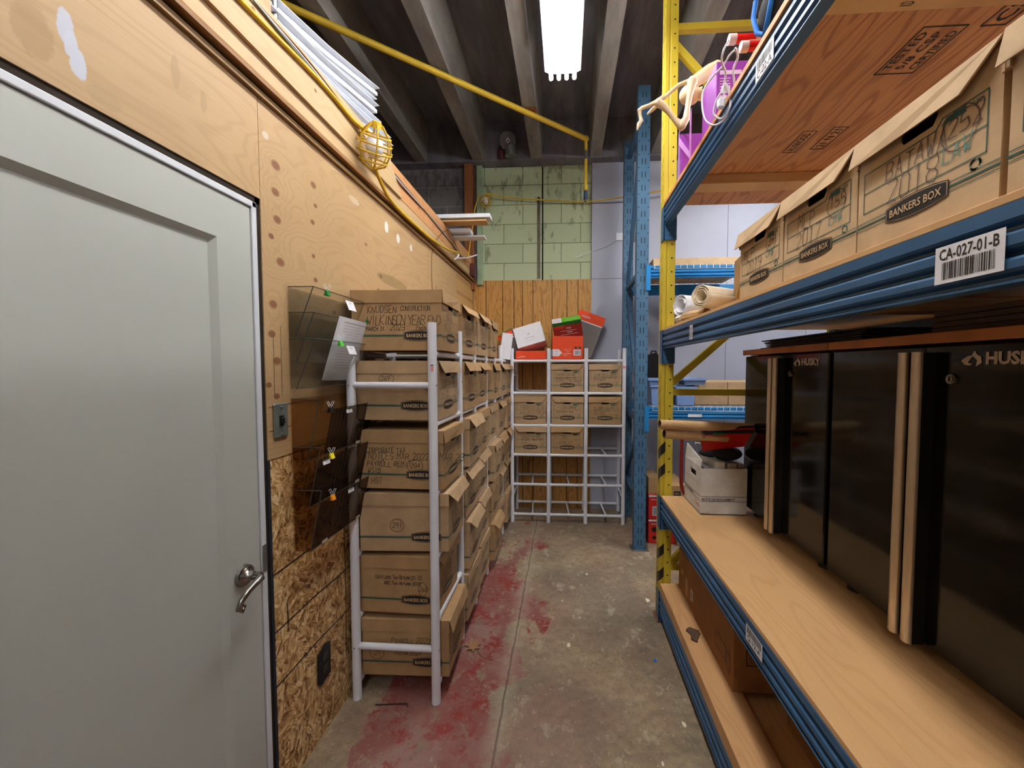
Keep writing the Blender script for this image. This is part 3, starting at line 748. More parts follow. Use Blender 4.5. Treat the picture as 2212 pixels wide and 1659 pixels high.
# ------------------------------------------------------------ far white rack
FY, FYR = 3.735, 4.088
PX = [-.512, -.162, .192, .547]
fr = thing('storage_rack', 'half-empty white tube rack standing against the pine panelling at the end of the aisle', 'rack', (.02, 3.91, 0), 0, 'white tube racks')
for x in PX:
    for y in (FY, FYR):
        f = MB(); f.tube([(x, y, 0), (x, y, 1.675)], .0185, 16)
        for z in ROWZ: f.sphere((x, y-.0185, z-.014), .003, 8, 1)
        f.build('post', [PVC, CONDU], fr)
for z in ROWZ:
    for i in range(3):
        for y in (FY, FYR):
            f = MB(); f.tube([(PX[i], y, z-.014), (PX[i+1], y, z-.014)], .0135, 12)
            for x, s in ((PX[i], 1), (PX[i+1], -1)): f.tube([(x+s*.016, y, z-.014), (x+s*.034, y, z-.014)], .017, 10)
            f.build('rail', [PVC], fr)
        xm = (PX[i]+PX[i+1])/2
        f = MB(); f.tube([(xm+.02, FY, z-.014), (xm-.005, FYR, z-.014)], .0095, 10); f.build('support_rod', [PVC], fr)
for x in (PX[0], PX[-1]):
    for z in (1.42, .245):
        f = MB(); f.tube([(x, FY, z), (x, FYR, z)], .012, 12); f.build('rung', [PVC], fr)
f = MB()
for x in (PX[0], PX[3]):
    fl = Flat(f, (x, FY-.0187, 1.50), (1, 0, 0), (0, 0, 1)); fl.rect(-.015, .015, -.014, .008, 0)
f.build('warning_label', [plain('pink_label', S(222, 150, 150), .5)], fr)
farw = {(0, 1): ('middle column, first level', 3, 1, [('SUBSEA COM HUB', -.36, .58, .08), ('PROGRAM COMPLETION', -.38, .46, .07, .9), ('PAYROLL TIME SHEETS', -.38, .37, .08)], 0, 0),
        (0, 2): ('right column, first level', 3, 1, [('BANK RECS 2019', -.34, .57, .09), ('DEBIT MEMO MAY 21', -.36, .47, .08), ('AP TO MAR 20', -.36, .40, .06)], 0, 0),
        (1, 0): ('left column, second level', 3, 1, [('INVOICES E-O', -.34, .55, .12), ('AUG 2019 MAR 2018', -.34, .38, .11)], 0, 0),
        (1, 1): ('middle column, second level', 3, -1, [('PICTON COMMON', -.3, .57, .08), ('DOCUMENTS 2018', -.34, .42, .07)], 0, 0),
        (1, 2): ('right column, second level', 3, 1, [('MC TOWER TAILGATE', -.34, .57, .07), ('NOTES & LOGS', -.34, .47, .08), ('DEC 2018', -.34, .37, .08)], 1, 0),
        (2, 0): ('left column, third level', 16, -1, [('PROJECT PAYABLE', -.3, .57, .08), ('APR 2018 - MARCH 2019', -.3, .47, .07, .9), ('A-G', -.28, .37, .08)], 0, 0),
        (2, 1): ('middle column, third level', 14, 1, [('PICTON', -.38, .56, .11), ('LABOUR 2017', -.33, .38, .09)], 1, 0)}
for (r, c), (lab, ang, cut, wr, mt, _) in farw.items():
    storage_box(((PX[c]+PX[c+1])/2+.001, FY+.195, ROWZ[r+1]+.001), R(0), 'brown file box in the far white rack, '+lab, 'file boxes in the far rack', ang, cut, mt, None,
                list(wr)+[('o', .30, .60, .085, .09)], (), inkw=.0018)
# paper cartons on top of the far rack
TZ = ROWZ[0]
def carton(name, label, cat, loc, size, mats, rot=(0, 0, 0), deco=None, group='paper cartons on the far rack', bev=.002):
    """box centred on loc at its base; mats: side, top"""
    w, d_, h = size
    t = thing(name, label, cat, loc, 0, group); t.rotation_euler = rot
    f = MB(); f.box(-w/2, w/2, -d_/2, d_/2, 0, h, 0, c=.0025); o = put('carton_body', f.mesh('carton_body', mats), t)
    if deco:
        f = MB(); mm = deco(f, w, d_, h); put('printed_label', f.mesh('printed_label', mm), t)
    return t
cx0, cx1 = (PX[0]+PX[1])/2+.005, (PX[1]+PX[2])/2+.003
def deco_a(f, w, d_, h):
    fl = Flat(f, (0, -d_/2, 0), (1, 0, 0), (0, 0, 1)); fl.text('staples', -w*.27, h*.33, h*.22, None, 0, 0, .01, .15); fl.line([(-w*.44, h*.24), (-w*.36, h*.24)], .003); return [WHP]
carton('paper_carton', 'flat orange paper carton lying lowest above the left column of the far rack', 'carton', (cx0, FY+.13, TZ), (.292, .24, .083), [ORNG], deco=deco_a)
def deco_b(f, w, d_, h):
    fl = Flat(f, (0, -d_/2, 0), (1, 0, 0), (0, 0, 1))
    fl.rect(-w*.5, w*.5, h*.0, h*.98, 0)
    fl.text('Copy | Copies', 0, h*.36, h*.07, None, 1, .0004); fl.text('Paper  size  8  1/2  11', 0, h*.22, h*.04, None, 1, .0004)
    fl.poly([(-w*.05, h*.56), (w*.03, h*.56), (-w*.01, h*.51)], 1, .0004); return [WHP, plain('grey_ink', S(120, 116, 114), .6)]
carton('paper_carton', 'white copy paper carton tipped to one side on the flat orange carton', 'carton', (cx0+.01, FY+.145, TZ+.122), (.275, .20, .205), [WHP, GRYP], rot=(R(-14), R(-16), 0), deco=deco_b)
def deco_c(f, w, d_, h):
    fl = Flat(f, (0, -d_/2, 0), (1, 0, 0), (0, 0, 1)); fl.rect(-w*.5, w*.5, h*.70, h, 0); fl.rect(-w*.5, w*.5, h*.66, h*.70, 1, .0004)
    fl = Flat(f, (0, 0, h), (1, 0, 0), (0, 1, 0)); fl.rect(-w*.5, w*.5, -d_*.5, 0, 0); fl.rect(-w*.5, w*.5, 0, d_*.5, 2); return [ORNG, WHP, plain('mint_print', S(84, 178, 120), .5)]
carton('paper_carton', 'grey paper carton with orange and green end leaning behind the white cartons', 'carton', (PX[0]-.005, FY+.25, TZ+.095), (.15, .22, .21), [GRYP], rot=(R(14), R(-27), 0), deco=deco_c)
carton('paper_carton', 'plain white paper carton at the corner where the two white racks meet', 'carton', (PX[0]-.078, FY+.02, TZ+.001), (.10, .2, .245), [WHP], rot=(0, R(7), R(12)))
def deco_d(f, w, d_, h):
    fl = Flat(f, (0, -d_/2, 0), (1, 0, 0), (0, 0, 1))
    fl.poly([(-w*.5, h*.14), (-w*.29, h*.14), (-w*.18, h*.29), (-w*.29, h*.44), (-w*.5, h*.44)], 0)
    fl.text('92', -w*.36, h*.35, h*.06, None, 1, .0004); fl.text('24', -w*.36, h*.23, h*.06, None, 1, .0004)
    fl.text('8.5 x 11', w*.0, h*.42, h*.06, None, 0); fl.text('LETTER', 0, h*.34, h*.03, None, 0); fl.text('MULTIPURPOSE', -w*.03, h*.25, h*.04, None, 0, 0, .01); fl.text('PAPER', -w*.08, h*.18, h*.04, None, 0, 0, .01)
    fl.rect(w*.19, w*.43, h*.17, h*.42, 0); fl.bars(w*.21, w*.41, h*.20, h*.39, 14, 2, .0004); fl.rect(w*.23, w*.43, h*.46, h*.54, 2); fl.text('5000', w*.33, h*.50, h*.04, None, 0, .0004)
    return [WHP, ORNG, PRK]
carton('paper_carton', 'upright orange paper carton with barcode above the middle column of the far rack', 'carton', (cx1, FY+.13, TZ), (.292, .22, .222), [ORNG], deco=deco_d)
def deco_e(f, w, d_, h):
    fl = Flat(f, (0, -d_/2, 0), (1, 0, 0), (0, 0, 1)); fl.rect(-w*.5, w*.5, h*.80, h, 0)
    fl.text('STAPLES', -w*.28, h*.72, h*.09, None, 2, .0004, .01); fl.line([(-w*.45, h*.64), (-w*.10, h*.64), (-w*.10, h*.80), (-w*.45, h*.80)], .002, 3, .0005, close=True)
    fl.text('copy', w*.04, h*.60, h*.11, None, 1, 0, .01); fl.text('copies', w*.06, h*.36, h*.11, None, 1, 0, .01)
    fl.line([(-w*.25, h*.46), (w*.28, h*.46)], .003, 1); fl.line([(-w*.25, h*.24), (w*.34, h*.24)], .003, 1)
    fl = Flat(f, (0, 0, h), (1, 0, 0), (0, 1, 0)); fl.rect(-w*.5, w*.5, -d_*.5, d_*.5, 4); fl.rect(-w*.5, -w*.17, -d_*.5, d_*.5, 1, .0004); fl.text('500', -w*.33, -d_*.1, .03, None, 3, .0008); fl.text('letter size', w*.2, d_*.05, .02, None, 1, .0006)
    return [DGRN, WHP, ORNG, ORNG, GRNP]
carton('paper_carton', 'maroon and green copy paper carton tilted on the upright orange carton', 'carton', (cx1+.008, FY+.14, TZ+.236), (.275, .14, .165), [MAR], rot=(R(24), R(-9), 0), deco=deco_e)
def deco_f(f, w, d_, h):
    fl = Flat(f, (0, -d_/2, 0), (1, 0, 0), (0, 0, 1)); fl.rect(-w*.5, w*.5, h*.78, h, 0); fl.rect(-w*.5, w*.5, h*.755, h*.78, 1, .0004); fl.text('staples', -w*.18, h*.88, h*.07, None, 1, .0004, .01); return [ORNG, WHP]
carton('paper_carton', 'grey paper carton with orange band leaning behind the maroon and green carton', 'carton', (cx1+.105, FY+.29, TZ+.065), (.275, .09, .42), [GRYP], rot=(R(4), R(20), 0), deco=deco_f)

# ------------------------------------------------------------ file pockets on the partition
def pocket(mb_mat, name, y0, y1, z0, z1, dt, db, label, root, notch=0.0, ribs=False):
    f = MB(); t = .003; Wp = W+.004
    for y in (y0, y1):
        f.poly([(Wp, y, z0), (Wp+db, y, z0), (Wp+dt, y, z1), (Wp, y, z1+.004)])
    def sheet(x0, za, x1, zb, ya, yb, m=0): f.poly([(x0, ya, za), (x0, yb, za), (x1, yb, zb), (x1, ya, zb)], m)
    if notch:
        q = .03; k = (z1-notch-z0)/(z1-z0)
        sheet(Wp+db, z0, Wp+db+(dt-db)*k, z1-notch, y0, y0+.09, 0 if z1 > 1.3 else 1); sheet(Wp+db, z0, Wp+db+(dt-db)*k, z1-notch, y0+.09, y1, 1)
        sheet(Wp+db+(dt-db)*k, z1-notch, Wp+dt, z1, y0, y0+q); sheet(Wp+db+(dt-db)*k, z1-notch, Wp+dt, z1, y1-q, y1)
    else: sheet(Wp+db, z0, Wp+dt, z1, y0, y1)
    sheet(Wp, z0, Wp+db, z0, y0, y1); sheet(Wp, z0, Wp, z1, y0, y1)
    o = f.build(name, [mb_mat, BROWD], root)
    # bright edges
    f = MB()
    for (p, q) in (((Wp+dt, y0, z1), (Wp+dt, y1, z1)), ((Wp+db, y0, z0), (Wp+dt, y0, z1)), ((Wp+db, y0, z0), (Wp+db, y1, z0)), ((Wp, y0, z1), (Wp+dt, y0, z1)), ((Wp+db, y1, z0), (Wp+dt, y1, z1))):
        if notch and p[1] != q[1] and p[2] == z1: continue
        f.tube([p, q], .0016, 6)
    if ribs:
        for k in range(10):
            y = y0+.11+(y1-y0-.15)*k/10; kz = .85
            f.tube([(Wp+db+.001, y, z0+.01), (Wp+db+(dt-db)*kz+.001, y, z0+(z1-z0)*(kz-.02))], .0007, 4)
    f.build('pocket_edge', [plain('dark_plastic_edge', S(44, 40, 34) if ribs else S(62, 64, 58), .3)], o)
    return o
def clip(y, x, z, mat, label, tilt=0):
    t = thing('binder_clip', label, 'clip', (x, y, z), 0, 'binder clips on the wall pockets')
    f = MB(); f.prism([(x-.008, z-.016), (x+.008, z-.016), (x+.002, z+.004), (x-.002, z+.004)], 1, y-.010, y+.010); f.build('clamp', [mat], t)
    for s in (-1, 1):
        f = MB(); f.tube([(x, y+s*.002, z), (x+s*.008, y+s*.004, z+.016), (x+s*.010, y+s*.008, z+.024), (x+s*.006, y+s*.002, z+.026), (x+s*.002, y-s*.002, z+.010)], .0009, 6); f.build('wire_handle', [WHM], t)
    return t
rt = thing('file_pocket_rack', 'smoked clear plastic rack of three wall pockets holding papers beside the light switch', 'file holder', (W, 1.535, 1.42), 0, 'wall file pockets')
for k, zt in enumerate((1.782, 1.692, 1.600)):
    p = pocket(SMOKE, 'pocket', 1.338, 1.735, zt-.176, zt, .092, .022, '', rt)
    if k != 1:
        f = MB(); fl = Flat(f, (W+.004+.092-.0004, 1.56, zt-.006), (0, 1, 0), (-.37, 0, 1), .0012)
        fl.rect(-.028, .03, -.052 if k == 0 else -.046, -.010, 0); fl.text('TAX', 0, -.02, .007, None, 1, .0005); f.build('paper_tag', [WHP, PRK], p)
def sheet_stack(yc, x0, z0, x1, z1, w, h, skew, label, n, lines=True, rot=0):
    t = thing('paper_stack', label, 'papers', (x0, yc, z0))
    f = MB(); u = Vector((0, math.cos(rot), math.sin(rot))).normalized(); dn = Vector((x1-x0, 0, z1-z0)).normalized(); v = (Matrix.Rotation(rot, 3, 'X') @ dn)
    nn = u.cross(v); o = Vector((x0, yc, z0))
    for k in range(n):
        a = o+nn*(k*.0016)+u*(k*.004)
        P = [a-u*w/2, a+u*w/2, a+u*w/2+v*h, a-u*w/2+v*h]; Q = [p+nn*.0012 for p in P]
        f.add([tuple(p) for p in P+Q], [(3, 2, 1, 0), (4, 5, 6, 7), (0, 1, 5, 4), (1, 2, 6, 5), (2, 3, 7, 6), (3, 0, 4, 7)])
    top = o+nn*(n*.0016+.0002)+u*((n-1)*.004)
    fl = Flat(f, tuple(top), tuple(u), tuple(v), .0008)
    if lines:
        fl.line([(-w*.42, h*.93), (w*.42, h*.93)], .0022, 1)
        rs = random.Random(4)
        for q in range(16):
            fl.line([(-w*.40+(.1 if 2 < q < 7 else 0)*w, h*(.88-q*.045)), (w*(.0+rs.uniform(0, .40)), h*(.88-q*.045))], .0009, 1)
    f.build('sheets', [WHP, plain('grey_type', S(120, 114, 112), .6)], t); return t
sheet_stack(1.615, W+.024, 1.445, W+.100, 1.70, .26, .262, 0, 'stack of printed white papers standing in the lowest smoked pocket', 4, rot=R(-1.5))
clip(1.42, W+.096, 1.78, plain('green_clip', S(30, 120, 50), .4), 'green binder clip on the topmost smoked pocket')
clip(1.70, W+.104, 1.705, plain('green_clip', S(30, 120, 50), .4), 'binder clip holding the white papers in the middle smoked pocket')
clip(1.50, W+.096, 1.598, plain('lime_clip', S(80, 200, 60), .4), 'lime green binder clip on the lowest smoked pocket')
rb = thing('file_pocket_rack', 'dark brown translucent rack of three wall pockets below the smoked one', 'file holder', (W, 1.545, .83), 0, 'wall file pockets')
for k, (zt, zb) in enumerate(((1.385, 1.165), (1.212, .995), (1.056, .833))):
    p = pocket(BROWN, 'pocket', 1.338, 1.755, zb, zt, .104, .058, '', rb, notch=.045, ribs=True)
    f = MB(); kz = (zt-.06-zb)/(zt-zb); fl = Flat(f, (W+.004+.058+.046*kz, 1.55 if k != 1 else 1.39, zt-.062), (0, 1, 0), (-.21, 0, 1), .0012)
    fl.rect(-.022, .022, -.010, .010, 0); fl.text('FILES', 0, 0, .005, None, 1, .0004); f.build('paper_tag', [WHP, PRK], p)
f = MB()
for y, z in ((1.42, .84), (1.66, .842), (1.66, .998), (1.67, 1.17)): f.box(W+.058, W+.064, y-.016, y+.016, z-.008, z+.008)
f.build('mounting_clip', [plain('clear_clip', S(190, 184, 168), .3)], rb)
clip(1.42, W+.098, 1.345, BLK, 'black binder clip on the topmost brown pocket')
clip(1.42, W+.098, 1.170, plain('yellow_clip', S(232, 214, 40), .4), 'yellow binder clip on the middle brown pocket')
clip(1.42, W+.098, 1.012, plain('orange_clip', S(240, 150, 30), .4), 'orange binder clip on the lowest brown pocket')
# light switch and socket
t = thing('light_switch', 'grey metal light switch plate screwed to the plywood beside the door', 'switch', (W, 1.284, 1.316))
f = MB(); f.box(W, W+.007, 1.252, 1.318, 1.258, 1.376, c=.004); f.build('plate', [SWITCH], t)
f = MB(); f.box(W+.006, W+.018, 1.279, 1.289, 1.305, 1.327, c=.002); f.box(W+.006, W+.009, 1.274, 1.294, 1.298, 1.334, c=.001); f.build('toggle', [BLK], t)
f = MB(); [f.sphere((W+.007, 1.285, z), .004, 8) for z in (1.27, 1.362)]; f.build('screw', [CONDU], t)
t = thing('wall_socket', 'black electrical outlet set in the oriented strand board near the floor', 'outlet', (W, 1.49, .30))
f = MB(); f.prism([(1.450, .235), (1.468, .222), (1.528, .232), (1.532, .36), (1.50, .372), (1.452, .352)], 0, W, W+.006); f.build('plate', [BLK], t)
f = MB()
for z in (.275, .325): f.box(W+.006, W+.009, 1.476, 1.508, z-.016, z+.016, c=.003)
f.build('receptacle', [plain('outlet_grey', S(60, 60, 62), .35)], t)

# ------------------------------------------------------------ pallet rack on the right
BX = .55
def holes(f, o, u, v, du, dv, n, w, h, m=1, z0=0):
    fl = Flat(f, o, u, v, .0006)
    for k in range(n): fl.rect(du-w/2, du+w/2, z0+k*dv, z0+k*dv+h, m)
def dots(f, o, u, v, du, dv, n, r, m=1, z0=0):
    fl = Flat(f, o, u, v, .0007)
    for k in range(n): fl.poly([(du+r*math.cos(q*math.pi/4), z0+k*dv+r*math.sin(q*math.pi/4)) for q in range(8)], m)
rk = thing('pallet_rack', 'big pallet rack with yellow uprights and blue beams holding boxes along the right side', 'rack', (1.05, .9, 0), 0, 'pallet racks')
for (px, py) in ((BX, 2.30), (1.50, 2.30), (BX, -.62), (1.50, -.62)):
    f = MB(); w, dd = .067, .080
    f.prism([(px, py), (px+.016, py), (px+.024, py+.006), (px+.03, py), (px+w, py), (px+w, py+dd), (px+w-.006, py+dd), (px+w-.006, py+.012), (px+.006, py+.012), (px+.006, py+dd), (px, py+dd)], 2, 0, 3.72)
    dots(f, (px, py, 0), (1, 0, 0), (0, 0, 1), .048, .0765, 48, .0048, 1, .05)
    holes(f, (px, py+dd, 0), (0, -1, 0), (0, 0, 1), dd*.35, .0765, 48, .004, .028, 1, .04); holes(f, (px, py+dd, 0), (0, -1, 0), (0, 0, 1), dd*.68, .0765, 48, .004, .028, 1, .055)
    f.box(px-.012, px+w+.02, py-.015, py+dd+.015, 0, .006, 2)
    o = f.build('upright_post', [YEL, HOLE, RUST], rk)
    if px == BX and py > 0:
        for z in (.10, .245, .385, .60, .86, .985):
            f = MB(); fl = Flat(f, (px, py, 0), (1, 0, 0), (0, 0, 1), .0014); fl.poly([(.0, z), (.026, z+.025), (.026, z+.085), (.0, z+.06)])
            fl = Flat(f, (px, py+dd, 0), (0, -1, 0), (0, 0, 1), .0014); fl.poly([(.03, z-.03), (.08, z), (.08, z+.06), (.03, z+.03)])
            f.build('hazard_tape', [BLK], o)
for py in (2.32, -.6):
    f = MB()
    for z in (1.335, 3.375, .30): f = MB(); f.box(BX+.06, 1.51, py, py+.035, z, z+.036); f.build('cross_brace', [YEL], rk)
    for (xa, za, xb, zb) in ((BX+.06, 1.40, 1.5, 2.20), (BX+.06, 3.30, 1.5, 2.30), (1.5, 1.33, BX+.06, .32)):
        f = MB(); v = Vector((xb-xa, 0, zb-za)).normalized(); nn = Vector((-v.z, 0, v.x))*.019
        a, b = Vector((xa, py, za)), Vector((xb, py, zb))
        P = [a+nn, b+nn, b-nn, a-nn]
        f.add([tuple(p) for p in P]+[tuple(p+Vector((0, .03, 0))) for p in P], [(0, 1, 2, 3), (7, 6, 5, 4), (0, 4, 5, 1), (1, 5, 6, 2), (2, 6, 7, 3), (3, 7, 4, 0)])
        f.build('diagonal_brace', [YEL], rk)
def beam_profile(x, z0, h=.100, s=1, dp=.034):
    pr = [(0, 1.0), (0, .80), (.004, .76), (.012, .72), (.012, .68), (.004, .64), (0, .60), (0, .47), (.004, .43), (.012, .39), (.012, .36), (.004, .32), (0, .28), (0, .18), (.004, .14), (.011, .10), (.011, .06), (.002, .03), (.002, 0)]
    return [(x+s*d_, z0+h*q) for d_, q in pr]+[(x+s*dp, z0), (x+s*dp, z0+h)]
LEV = [(2.298, 'upper'), (1.604, 'middle'), (.642, 'lower'), (.055, 'bottom')]
for z0, nm in LEV:
    h = .100 if nm != 'bottom' else .125
    for x, s in ((BX, 1), (1.56, -1)):
        f = MB(); pr = beam_profile(x, z0, h, s)
        if s > 0: pr = pr[::-1]
        f.prism(pr, 1, -.55, 2.285); o = f.build('beam', [BLUE], rk)
        f = MB()
        xa, xb = (x-.002, x+.069) if s > 0 else (x-.069, x+.002)
        f.box(xa, xb, 2.286, 2.298, z0-.085, z0+h+.004); f.box(xa-(.002 if s > 0 else 0), xa+.004, 2.286, 2.345, z0-.085, z0+h+.004)
        fl = Flat(f, (xa, 2.286, z0-.08), (1, 0, 0), (0, 0, 1)); fl.poly([(.03+.004*math.cos(q), .02+.004*math.sin(q)) for q in (0, 1, 2, 3, 4, 5)], 1); fl.poly([(.03+.004*math.cos(q), .045+.004*math.sin(q)) for q in (0, 1, 2, 3, 4, 5)], 1)
        f.build('beam_bracket', [BLUE, HOLE], rk)
# beam labels
def blabel(y, z, w, h, txt, barh, seed, par=rk, flip=False):
    f = MB(); fl = Flat(f, (BX-.0006, y, z), (0, -1 if not flip else 1, 0), (0, 0, 1 if not flip else -1), .0008)
    if flip: fl = Flat(f, (BX-.0006, y, z), (0, -1, 0), (0, 0, 1), .0008)
    fl.rect(-w/2, w/2, -h/2, h/2, 0)
    if flip:
        fl.text(txt, 0, -h*.24, h*.36, w*.8, 1, .0004, .01); fl.bars(-w*.42, w*.42, 0, h*.42, 20, 1, .0004, seed)
    else:
        fl.text(txt, 0, h*.27, h*.30, w*.86, 1, .0004, .012); fl.bars(-w*.38, w*.38, -h*.40, h*.06, 26, 1, .0004, seed)
    f.build('barcode_label', [WHP, PRK], par)
blabel(.583, 1.648, .094, .054, 'CA-027-01-B', .5, 3)
blabel(1.775, 1.652, .045, .062, 'B-02-A', .5, 5)
blabel(1.15, .700, .10, .050, 'Q-12-A', .5, 6, flip=True)
blabel(1.17, 2.350, .10, .060, 'C-02-A', .5, 8, flip=True)
# decks
def deck(z0, z1, x0, name, mats, label=None):
    f = MB(); f.box(x0, 1.57, -.6, 2.283, z0, z1); o = f.build(name, mats, rk, bevel=.001); return o
deck(1.705, 1.717, BX+.002, 'plywood_deck', [PLYS]); deck(.7425, .757, BX+.002, 'plywood_deck', [PLYS])
f = MB(); f.box(BX+.002, BX+.135, -.6, 2.283, .1815, .24); f.build('lumber_deck', [LUMY], rk, bevel=.002)
f = MB(); f.box(BX+.138, 1.57, -.6, 2.283, .1815, .215); f.build('lumber_deck', [LUMY], rk)
o = deck(2.382+.017, 2.418, BX-.006, 'plywood_deck', [PLYU])
for y0, y1 in ((.955, 1.04), (1.925, 2.02), (.02, .11)):
    f = MB(); f.box(BX+.035, 1.526, y0, y1, 2.355, 2.398); f.build('lumber_support', [LUMB], rk, bevel=.002)
for y0, y1 in ((1.25, 1.33),):
    f = MB(); f.box(BX+.035, 1.526, y0, y1, 1.665, 1.7045); f.build('lumber_support', [LUMB], rk, bevel=.002)
# mill stamps on the underside of the upper deck
def stamp(yc, xc, w, h, lines):
    f = MB(); fl = Flat(f, (0, 0, 2.3985), (0, -1, 0), (-1, 0, 0), .0006)   # read from below
    xc = -xc; fl.line([(-yc-w/2, xc-h/2), (-yc+w/2, xc-h/2), (-yc+w/2, xc+h/2), (-yc-w/2, xc+h/2)], .004, 0, close=True)
    for i, t_ in enumerate(lines): fl.text(t_, -yc, xc+h*(.34-i*.68/max(1, len(lines)-1)) if len(lines) > 1 else xc, h*.6/len(lines), w*.8, 0, 0, .01)
    f.build('mill_stamp', [PRK], o)
stamp(1.23, 1.00, .17, .11, ['TESTED', '5/8 CSP', 'CERTIFIED']); stamp(1.68, .93, .15, .05, ['PLYWOOD']); stamp(1.66, 1.03, .15, .05, ['21 N 21']); stamp(1.09, 1.12, .12, .06, ['CSP'])
f = MB(); fl = Flat(f, (0, 0, 2.355), (0, -1, 0), (-1, 0, 0), .0006); fl.text('KD S-DRY 2', -1.0, -.80, .03, .05, 0, 0, .01); f.build('mill_stamp', [PRK], o)

# ---- boxes on the middle deck
DS = (.256, .33, .216)
midw = [('far end, circled 39', [('MLP', -.38, .53, .16, 1), ('2019', -.30, .34, .17, 1), ('LAW', .16, .44, .10, 2), ('o', .26, .62, .10, .12, 1), ('39', .20, .575, .12, 1)], 13, 1),
        ('second from the far end, circled 155', [('MLP', -.26, .53, .16, 1), ('2017', -.28, .34, .17, 1), ('LAW', .18, .42, .10, 2), ('o', .27, .60, .11, .13, 1), ('155', .19, .565, .12, 1)], 14, 1),
        ('third from the far end, with 2018 in pen', [('BATAWA', -.24, .53, .14, 1), ('2018', -.22, .34, .18, 1), ('LAW', .18, .42, .11, 2), ('o', .28, .60, .11, .14, 1), ('252', .21, .565, .13, 1)], 13, 1),
        ('nearest the camera, cut off by the frame', [('MLP', -.2, .53, .13, 1), ('2018', -.22, .34, .15, 1)], 12, 0)]
for k, (lab, wr, ang, cut) in enumerate(midw):
    y = 1.2215-.2625*k
    storage_box((.572+DS[1]/2, y, 1.7175), R(-90+(0, .4, -.3, 2.0)[k]), 'tan file box on the middle deck, '+lab, 'file boxes on the middle rack deck', ang, cut, 2, DS, wr, (), inkw=.0017)
# ---- rolls and kraft sheet at the far end
def roll(name, label, p0, p1, r, mat, core=True, wav=.12, cat='paper roll', group=None, turns=2):
    p0, p1 = Vector(p0), Vector(p1); t = thing(name, label, cat, tuple(p0), 0, group); ax = (p1-p0).normalized(); L = (p1-p0).length
    u = ax.cross(Vector((0, 0, 1))).normalized(); v = u.cross(ax)
    f = MB(); n = 22; N = n*turns; vs = []
    rr_ = random.Random(int(r*1e4)); th = .0018
    for side in (0, 1):
        for i in range(N+1):
            a = 2*math.pi*i/n; q = r*(.45+.55*i/N)
            if turns == 1: q = r
            dl = rr_.uniform(-.5, .5)*wav*r
            c = u*math.cos(a)*q+v*math.sin(a)*q
            vs.append(tuple((p0+ax*dl if side == 0 else p1+ax*dl)+c))
    fs = [(i, i+1, N+2+i, N+1+i) for i in range(N)]
    f.add(vs, fs, 0, True); o = f.build('rolled_sheet', [mat], t)
    s_ = o.modifiers.new('s', 'SOLIDIFY'); s_.thickness = .003; s_.offset = -1
    return t
roll('paper_roll', 'thick cream paper roll with open end at the far end of the middle deck', (.562, 1.70, 1.798), (.75, 1.82, 1.800), .048, CREAM, wav=.14, group='paper rolls on the middle deck', turns=3)
roll('paper_roll', 'wide white paper roll behind the kraft-lined one at the yellow post', (.572, 2.03, 1.812), (.86, 2.16, 1.80), .058, WHP, wav=.12, group='paper rolls on the middle deck')
roll('paper_roll', 'small squashed white paper roll in front of the big ones at the deck edge', (.566, 2.04, 1.736), (.60, 1.84, 1.736), .0175, CREAM, wav=.6, group='paper rolls on the middle deck', turns=1)
roll('paper_roll', 'thin kraft roll with dark open end between the small roll and the big one', (.566, 1.93, 1.7365), (.61, 1.76, 1.7365), .018, KRAFT, wav=.6, group='paper rolls on the middle deck', turns=1)
f = MB(); f.add([(.76, 1.86, 1.7175), (.72, 1.37, 1.7175), (.66, 1.37, 1.935), (.66, 1.50, 1.93), (.665, 1.62, 1.915)], [(0, 1, 2, 3, 4)])
o = f.build('kraft_sheet', [CARD[2]], off=(.66, 1.55, 1.7175)); o.modifiers.new('s', 'SOLIDIFY').thickness = .004
tag(o, 'kraft cardboard sheet standing behind the paper rolls beside the farthest tan box', 'cardboard')
f = MB()
for k in range(7):
    y = 1.425-.006*k; f.add([(.60, y+.02, 1.7185), (.592+.002*k, y-.01, 1.76), (.60, y-.025, 1.80), (.645, y-.02, 1.822-.002*k), (.66, y+.01, 1.80), (.64, y+.02, 1.74)], [(0, 1, 2, 3, 4, 5)])
o = f.build('crumpled_paper', [plain('yellowed_paper', S(206, 168, 84), .65, 0, .1)], off=(.62, 1.41, 1.7185)); o.modifiers.new('s', 'SOLIDIFY').thickness = .001
tag(o, 'fan of yellowed folded paper sheets tucked between the roll and the farthest tan box', 'paper')

